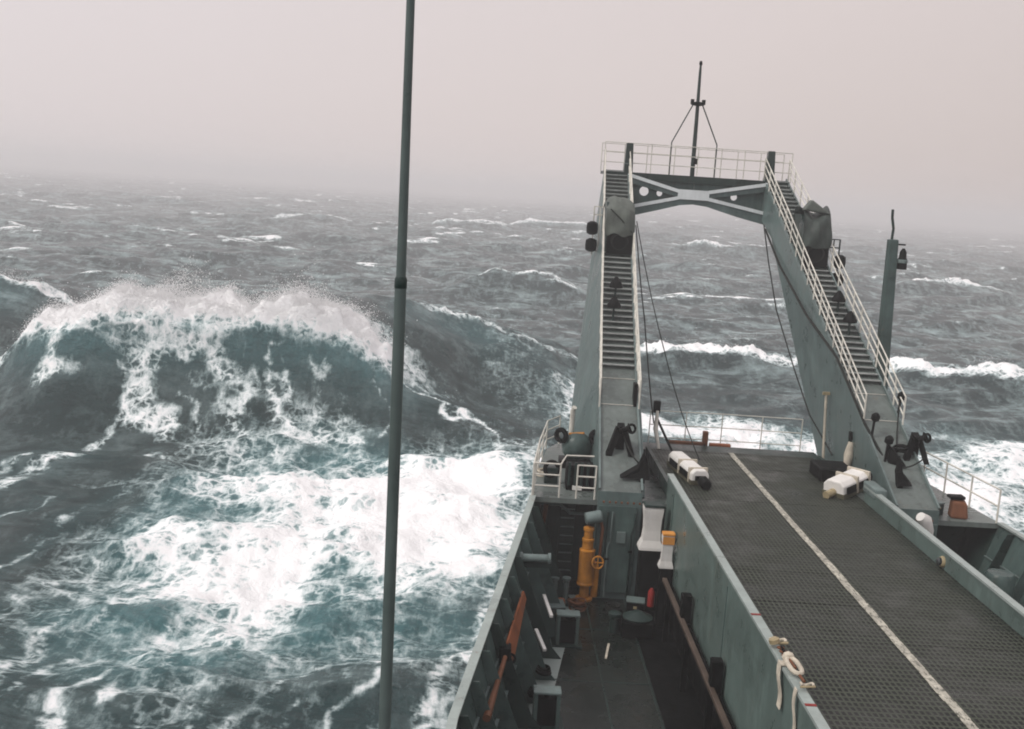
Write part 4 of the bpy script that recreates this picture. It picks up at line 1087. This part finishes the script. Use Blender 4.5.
def tape(p0, p1, w_, nm='webbing'):
    mb = MB(); p0, p1 = Vector(p0), Vector(p1); n_ = 7
    for i in range(n_):
        a_, b_ = p0.lerp(p1, i / n_), p0.lerp(p1, (i + 1) / n_)
        for q, k in ((a_, i), (b_, i + 1)): q.x -= .03 * math.sin(k * .9)
        mb.hexa([a_ + Vector((-.012, -w_, 0)), a_ + Vector((.012, -w_, 0)), a_ + Vector((.012, w_, 0)), a_ + Vector((-.012, w_, 0)),
                 b_ + Vector((-.012, -w_, 0)), b_ + Vector((.012, -w_, 0)), b_ + Vector((.012, w_, 0)), b_ + Vector((-.012, w_, 0))])
    mb.build(nm, 'strap', t)
tape((RL - .13, 21.75, 10.62), (RL - .16, 21.45, 9.75), .11)
tape((RL - .13, 20.5, 10.62), (RL - .15, 20.35, 9.6), .07)
MB().box((RL + .0, 21.72, 10.60), (.3, .22, .05)).build('webbing_fold', 'strap', t, bevel=.02)
t = thing('wall_lamp', (RR - .1, 30.5, 10.15), 'small round brass bulkhead lamp on the starboard ramp wall', 'lamp')
MB().lathe([(.17, 0), (.17, .05), (.13, .1)], (RR - .07, 30.5, 10.18), (-1, -.1, .1), 14).build('body', 'brass', t)
MB().lathe([(.12, 0), (.11, .06), (.05, .1)], (RR - .17, 30.49, 10.19), (-1, -.1, .1), 12).build('lens', 'glass', t)

# ------------------------------------------------------------------ starboard forecastle gear
t = thing('cowl', (15.0, 35.2, FC_Z), 'white curved cowl behind the starboard ramp wall', 'ventilator')
pts = [(14.95, 35.3, 8.8), (14.95, 35.3, 9.3), (14.9, 35.2, 9.75), (14.75, 35.05, 10.1), (14.55, 34.95, 10.25)]
MB().tube(pts, [.22, .23, .25, .24, .16], 12).build('pipe', 'white', t)
MB().box((14.95, 35.3, 7.4), (.5, .5, 2.8)).build('base', 'black', t)
t = thing('gear_locker', (17.0, 37.9, FC_Z), 'rusty orange-brown locker on the starboard forecastle edge', 'locker')
MB().hexa([(16.75, 37.6, FC_Z), (17.35, 37.5, FC_Z), (17.4, 38.0, FC_Z), (16.8, 38.1, FC_Z), (16.8, 37.7, FC_Z + .6), (17.3, 37.6, FC_Z + .55), (17.35, 38.0, FC_Z + .65), (16.85, 38.1, FC_Z + .7)]).build('body', 'rust', t, bevel=.08)
MB().box((17.0, 37.95, FC_Z + .72), (.55, .4, .12)).build('lid', 'black', t, bevel=.04)
t = thing('deck_drum', (18.0, 37.4, MAIN_Z), 'grey round drum beside the starboard bulwark', 'drum')
MB().lathe([(.45, 0), (.48, .1), (.48, .7), (.4, .8), (.1, .84)], (17.0, 34.0, 8.0), (0, 0, 1), 18).build('body', 'grey', t)
MB().box((17.0, 34.0, 7.0), (.9, .9, 2.0)).build('stand', 'grey_dark', t)

# ------------------------------------------------------------------ small gear and plumbing
for i, x in enumerate((4.38, 4.55, 5.35)):
    MB().tube([(x, 36.98, 6.1), (x, 36.98, 7.4 + .5 * i), (x + .08, 36.98, 7.7 + .5 * i), (x + .1, 36.98, 9.2)], .035, 6).build('pipe', 'grey_light' if i % 2 else 'grey_dark', pa)
    MB().box((x, 36.97, 7.2 + .3 * i), (.14, .08, .06)).build('pipe_clip', 'black', pa)
for k in range(7):
    MB().lathe([(.045, 0), (.045, .04), (.02, .05)], (4.3 + k * .21, 37.0, 9.55), (0, -1, 0), 6).build('bolt', 'rust', pa)
for k in range(7):
    MB().lathe([(.045, 0), (.045, .04), (.02, .05)], (14.75 + k * .18, 37.0, 9.55), (0, -1, 0), 6).build('bolt', 'rust', sa)
MB().box((5.0, 36.98, 8.3), (.32, .1, .42)).build('junction_box', 'grey_light', pa, bevel=.02)
MB().tube([(2.1, 38.6, 8.9), (2.9, 38.6, 8.9), (3.3, 38.6, 8.6), (4.3, 38.6, 8.6)], .06, 8).build('pipe', 'grey_light', ship)
MB().tube([(2.3, 38.5, 6.0), (2.3, 38.5, 8.0), (2.4, 38.5, 8.9)], .09, 8).build('pipe', 'rust', ship)
def coil(p, n_, r0, mat, label, cat='hose', nm='hose_pile'):
    t = thing(nm, p, label, cat)
    for k in range(n_):
        MB().torus((p[0] + random.uniform(-.06, .06), p[1] + random.uniform(-.06, .06), p[2] + .04 + k * .055), (random.uniform(-.2, .2), random.uniform(-.2, .2), 1), r0 * random.uniform(.75, 1.05), .035, 18, 6).build('turn', mat, t)
coil((3.55, 36.0, MAIN_Z), 5, .3, 'rust', 'rusty brown heap of hose at the foot of the yellow hydrant')
coil((4.75, 35.9, MAIN_Z), 4, .26, 'rope', 'dark coil of wire before the port arm foot', 'rope', 'wire_coil')
coil((15.4, 39.6, zt(39.6) + .05), 4, .24, 'black', 'black coil of line on the starboard arm foot', 'rope', 'rope_coil')
coil((2.35, 40.3, FC_Z), 4, .28, 'strap', 'tan coil of rope on the port platform deck', 'rope', 'rope_coil')
def crate(p, d, mat, label, rz=0.0):
    t = thing('gear_box', p, label, 'box')
    Rm = Matrix.Rotation(rz, 3, 'Z')
    MB().box(Vector(p) + Vector((0, 0, d[2] / 2)), d, Rm).build('body', mat, t, bevel=.03)
    MB().box(Vector(p) + Vector((0, 0, d[2] + .03)), (d[0] * 1.06, d[1] * 1.06, .06), Rm).build('lid', 'grey_light', t, bevel=.02)
    MB().box(Vector(p) + Rm @ Vector((0, -d[1] / 2 - .02, d[2] * .7)), (.12, .05, .08), Rm).build('latch', 'brass', t)
crate((2.75, 34.8, MAIN_Z), (.5, .7, .55), 'grey_dark', 'dark box with pale lid between fairlead box and orange drum', .1)
crate((5.5, 35.7, MAIN_Z), (.6, .5, .5), 'black', 'black box with pale lid close before the port arm foot', -.15)
crate((16.3, 38.2, FC_Z), (.5, .6, .4), 'grey_dark', 'low grey box with pale lid on the starboard forecastle', .4)
for i, (x, y) in enumerate(((14.55, 40.3), (14.75, 39.2), (15.9, 41.5))):
    t = thing('lamp_stanchion', (x, y, zt(y)), ('short black lamp stanchion nearest the hinge block', 'short black lamp stanchion by the black gusset', 'short black lamp stanchion at the bottom of the starboard stair')[i], 'lamp')
    MB().tube([(x, y, zt(y) - .1), (x + .05, y, zt(y) + .7)], .05, 8).build('stem', 'black', t)
    MB().lathe([(.1, 0), (.16, .05), (.16, .22), (.06, .32)], (x + .05, y, zt(y) + .66), (.1, -.2, 1), 12).build('head', 'black', t)
rope([(15.9, 41.5, zt(41.5) + .7), (15.3, 39.6, 11.4), (14.6, 38.2, 10.5)], 'slack black line strung across the starboard arm foot', .03, .25)
rope([(14.5, 40.2, 11.2), (15.2, 38.9, 10.95), (16.0, 38.7, 11.4)], 'short dark line between the fairleads on the starboard arm foot', .03, .12)
rope([(5.05, 38.8, 11.5), (5.5, 38.0, 10.8), (6.3, 37.9, 10.2)], 'short dark line from the port fairlead to the wing-shaped guide', .03, .1)
t = thing('tan_pole', (14.3, 45, 10), 'thin tan pole leaning against the inner face of the starboard arm', 'pole')
MB().tube([(14.3, 44.9, 9.6), (14.15, 45, 12.5)], .06, 8).build('shaft', 'strap', t)
MB().box((14.15, 45, 12.5), (.3, .12, .12)).build('head', 'brass', t)
# ------------------------------------------------------------------ foreground pole
t = thing('whip_aerial', (-.68, 9, MAIN_Z), 'tall thin grey pole standing close before the camera', 'pole')
MB().tube([(-.60, 9, MAIN_Z), (-.71, 9, 15.3), (-.755, 9, 19.2)], [.056, .053, .049], 14).build('lower_tube', 'pole', t)
MB().tube([(-.755, 9, 19.2), (-.785, 9, 21.5), (-.82, 9, 24)], [.041, .034, .03], 14).build('upper_tube', 'pole', t)
MB().lathe([(.045, -.05), (.052, -.04), (.052, .03), (.043, .05)], (-.755, 9, 19.2), (-.012, 0, 1), 14).build('joint_collar', 'grey_dark', t)
MB().lathe([(.2, 0), (.2, .04), (.09, .08), (.08, .3)], (-.60, 9, MAIN_Z), (0, 0, 1), 14).build('foot', 'grey_dark', t)

# ------------------------------------------------------------------ haze
hz = MB().box((0, 1500, 14.5), (9000, 9400, 43)).build('haze', 'grey', None, (0, 0, 0))
m = bpy.data.materials.new('sea_haze'); m.use_nodes = True
n, l = m.node_tree.nodes, m.node_tree.links
n.clear()
o_ = n.new('ShaderNodeOutputMaterial'); v = n.new('ShaderNodeVolumePrincipled')
v.inputs['Color'].default_value = (0.985, 0.965, 0.965, 1); v.inputs['Density'].default_value = 0.00125; v.inputs['Anisotropy'].default_value = 0.2
l.new(v.outputs[0], o_.inputs['Volume'])
hz.data.materials.clear(); hz.data.materials.append(m)
tag(hz, 'pale pinkish sea haze thickening towards the horizon', 'haze', kind='stuff')
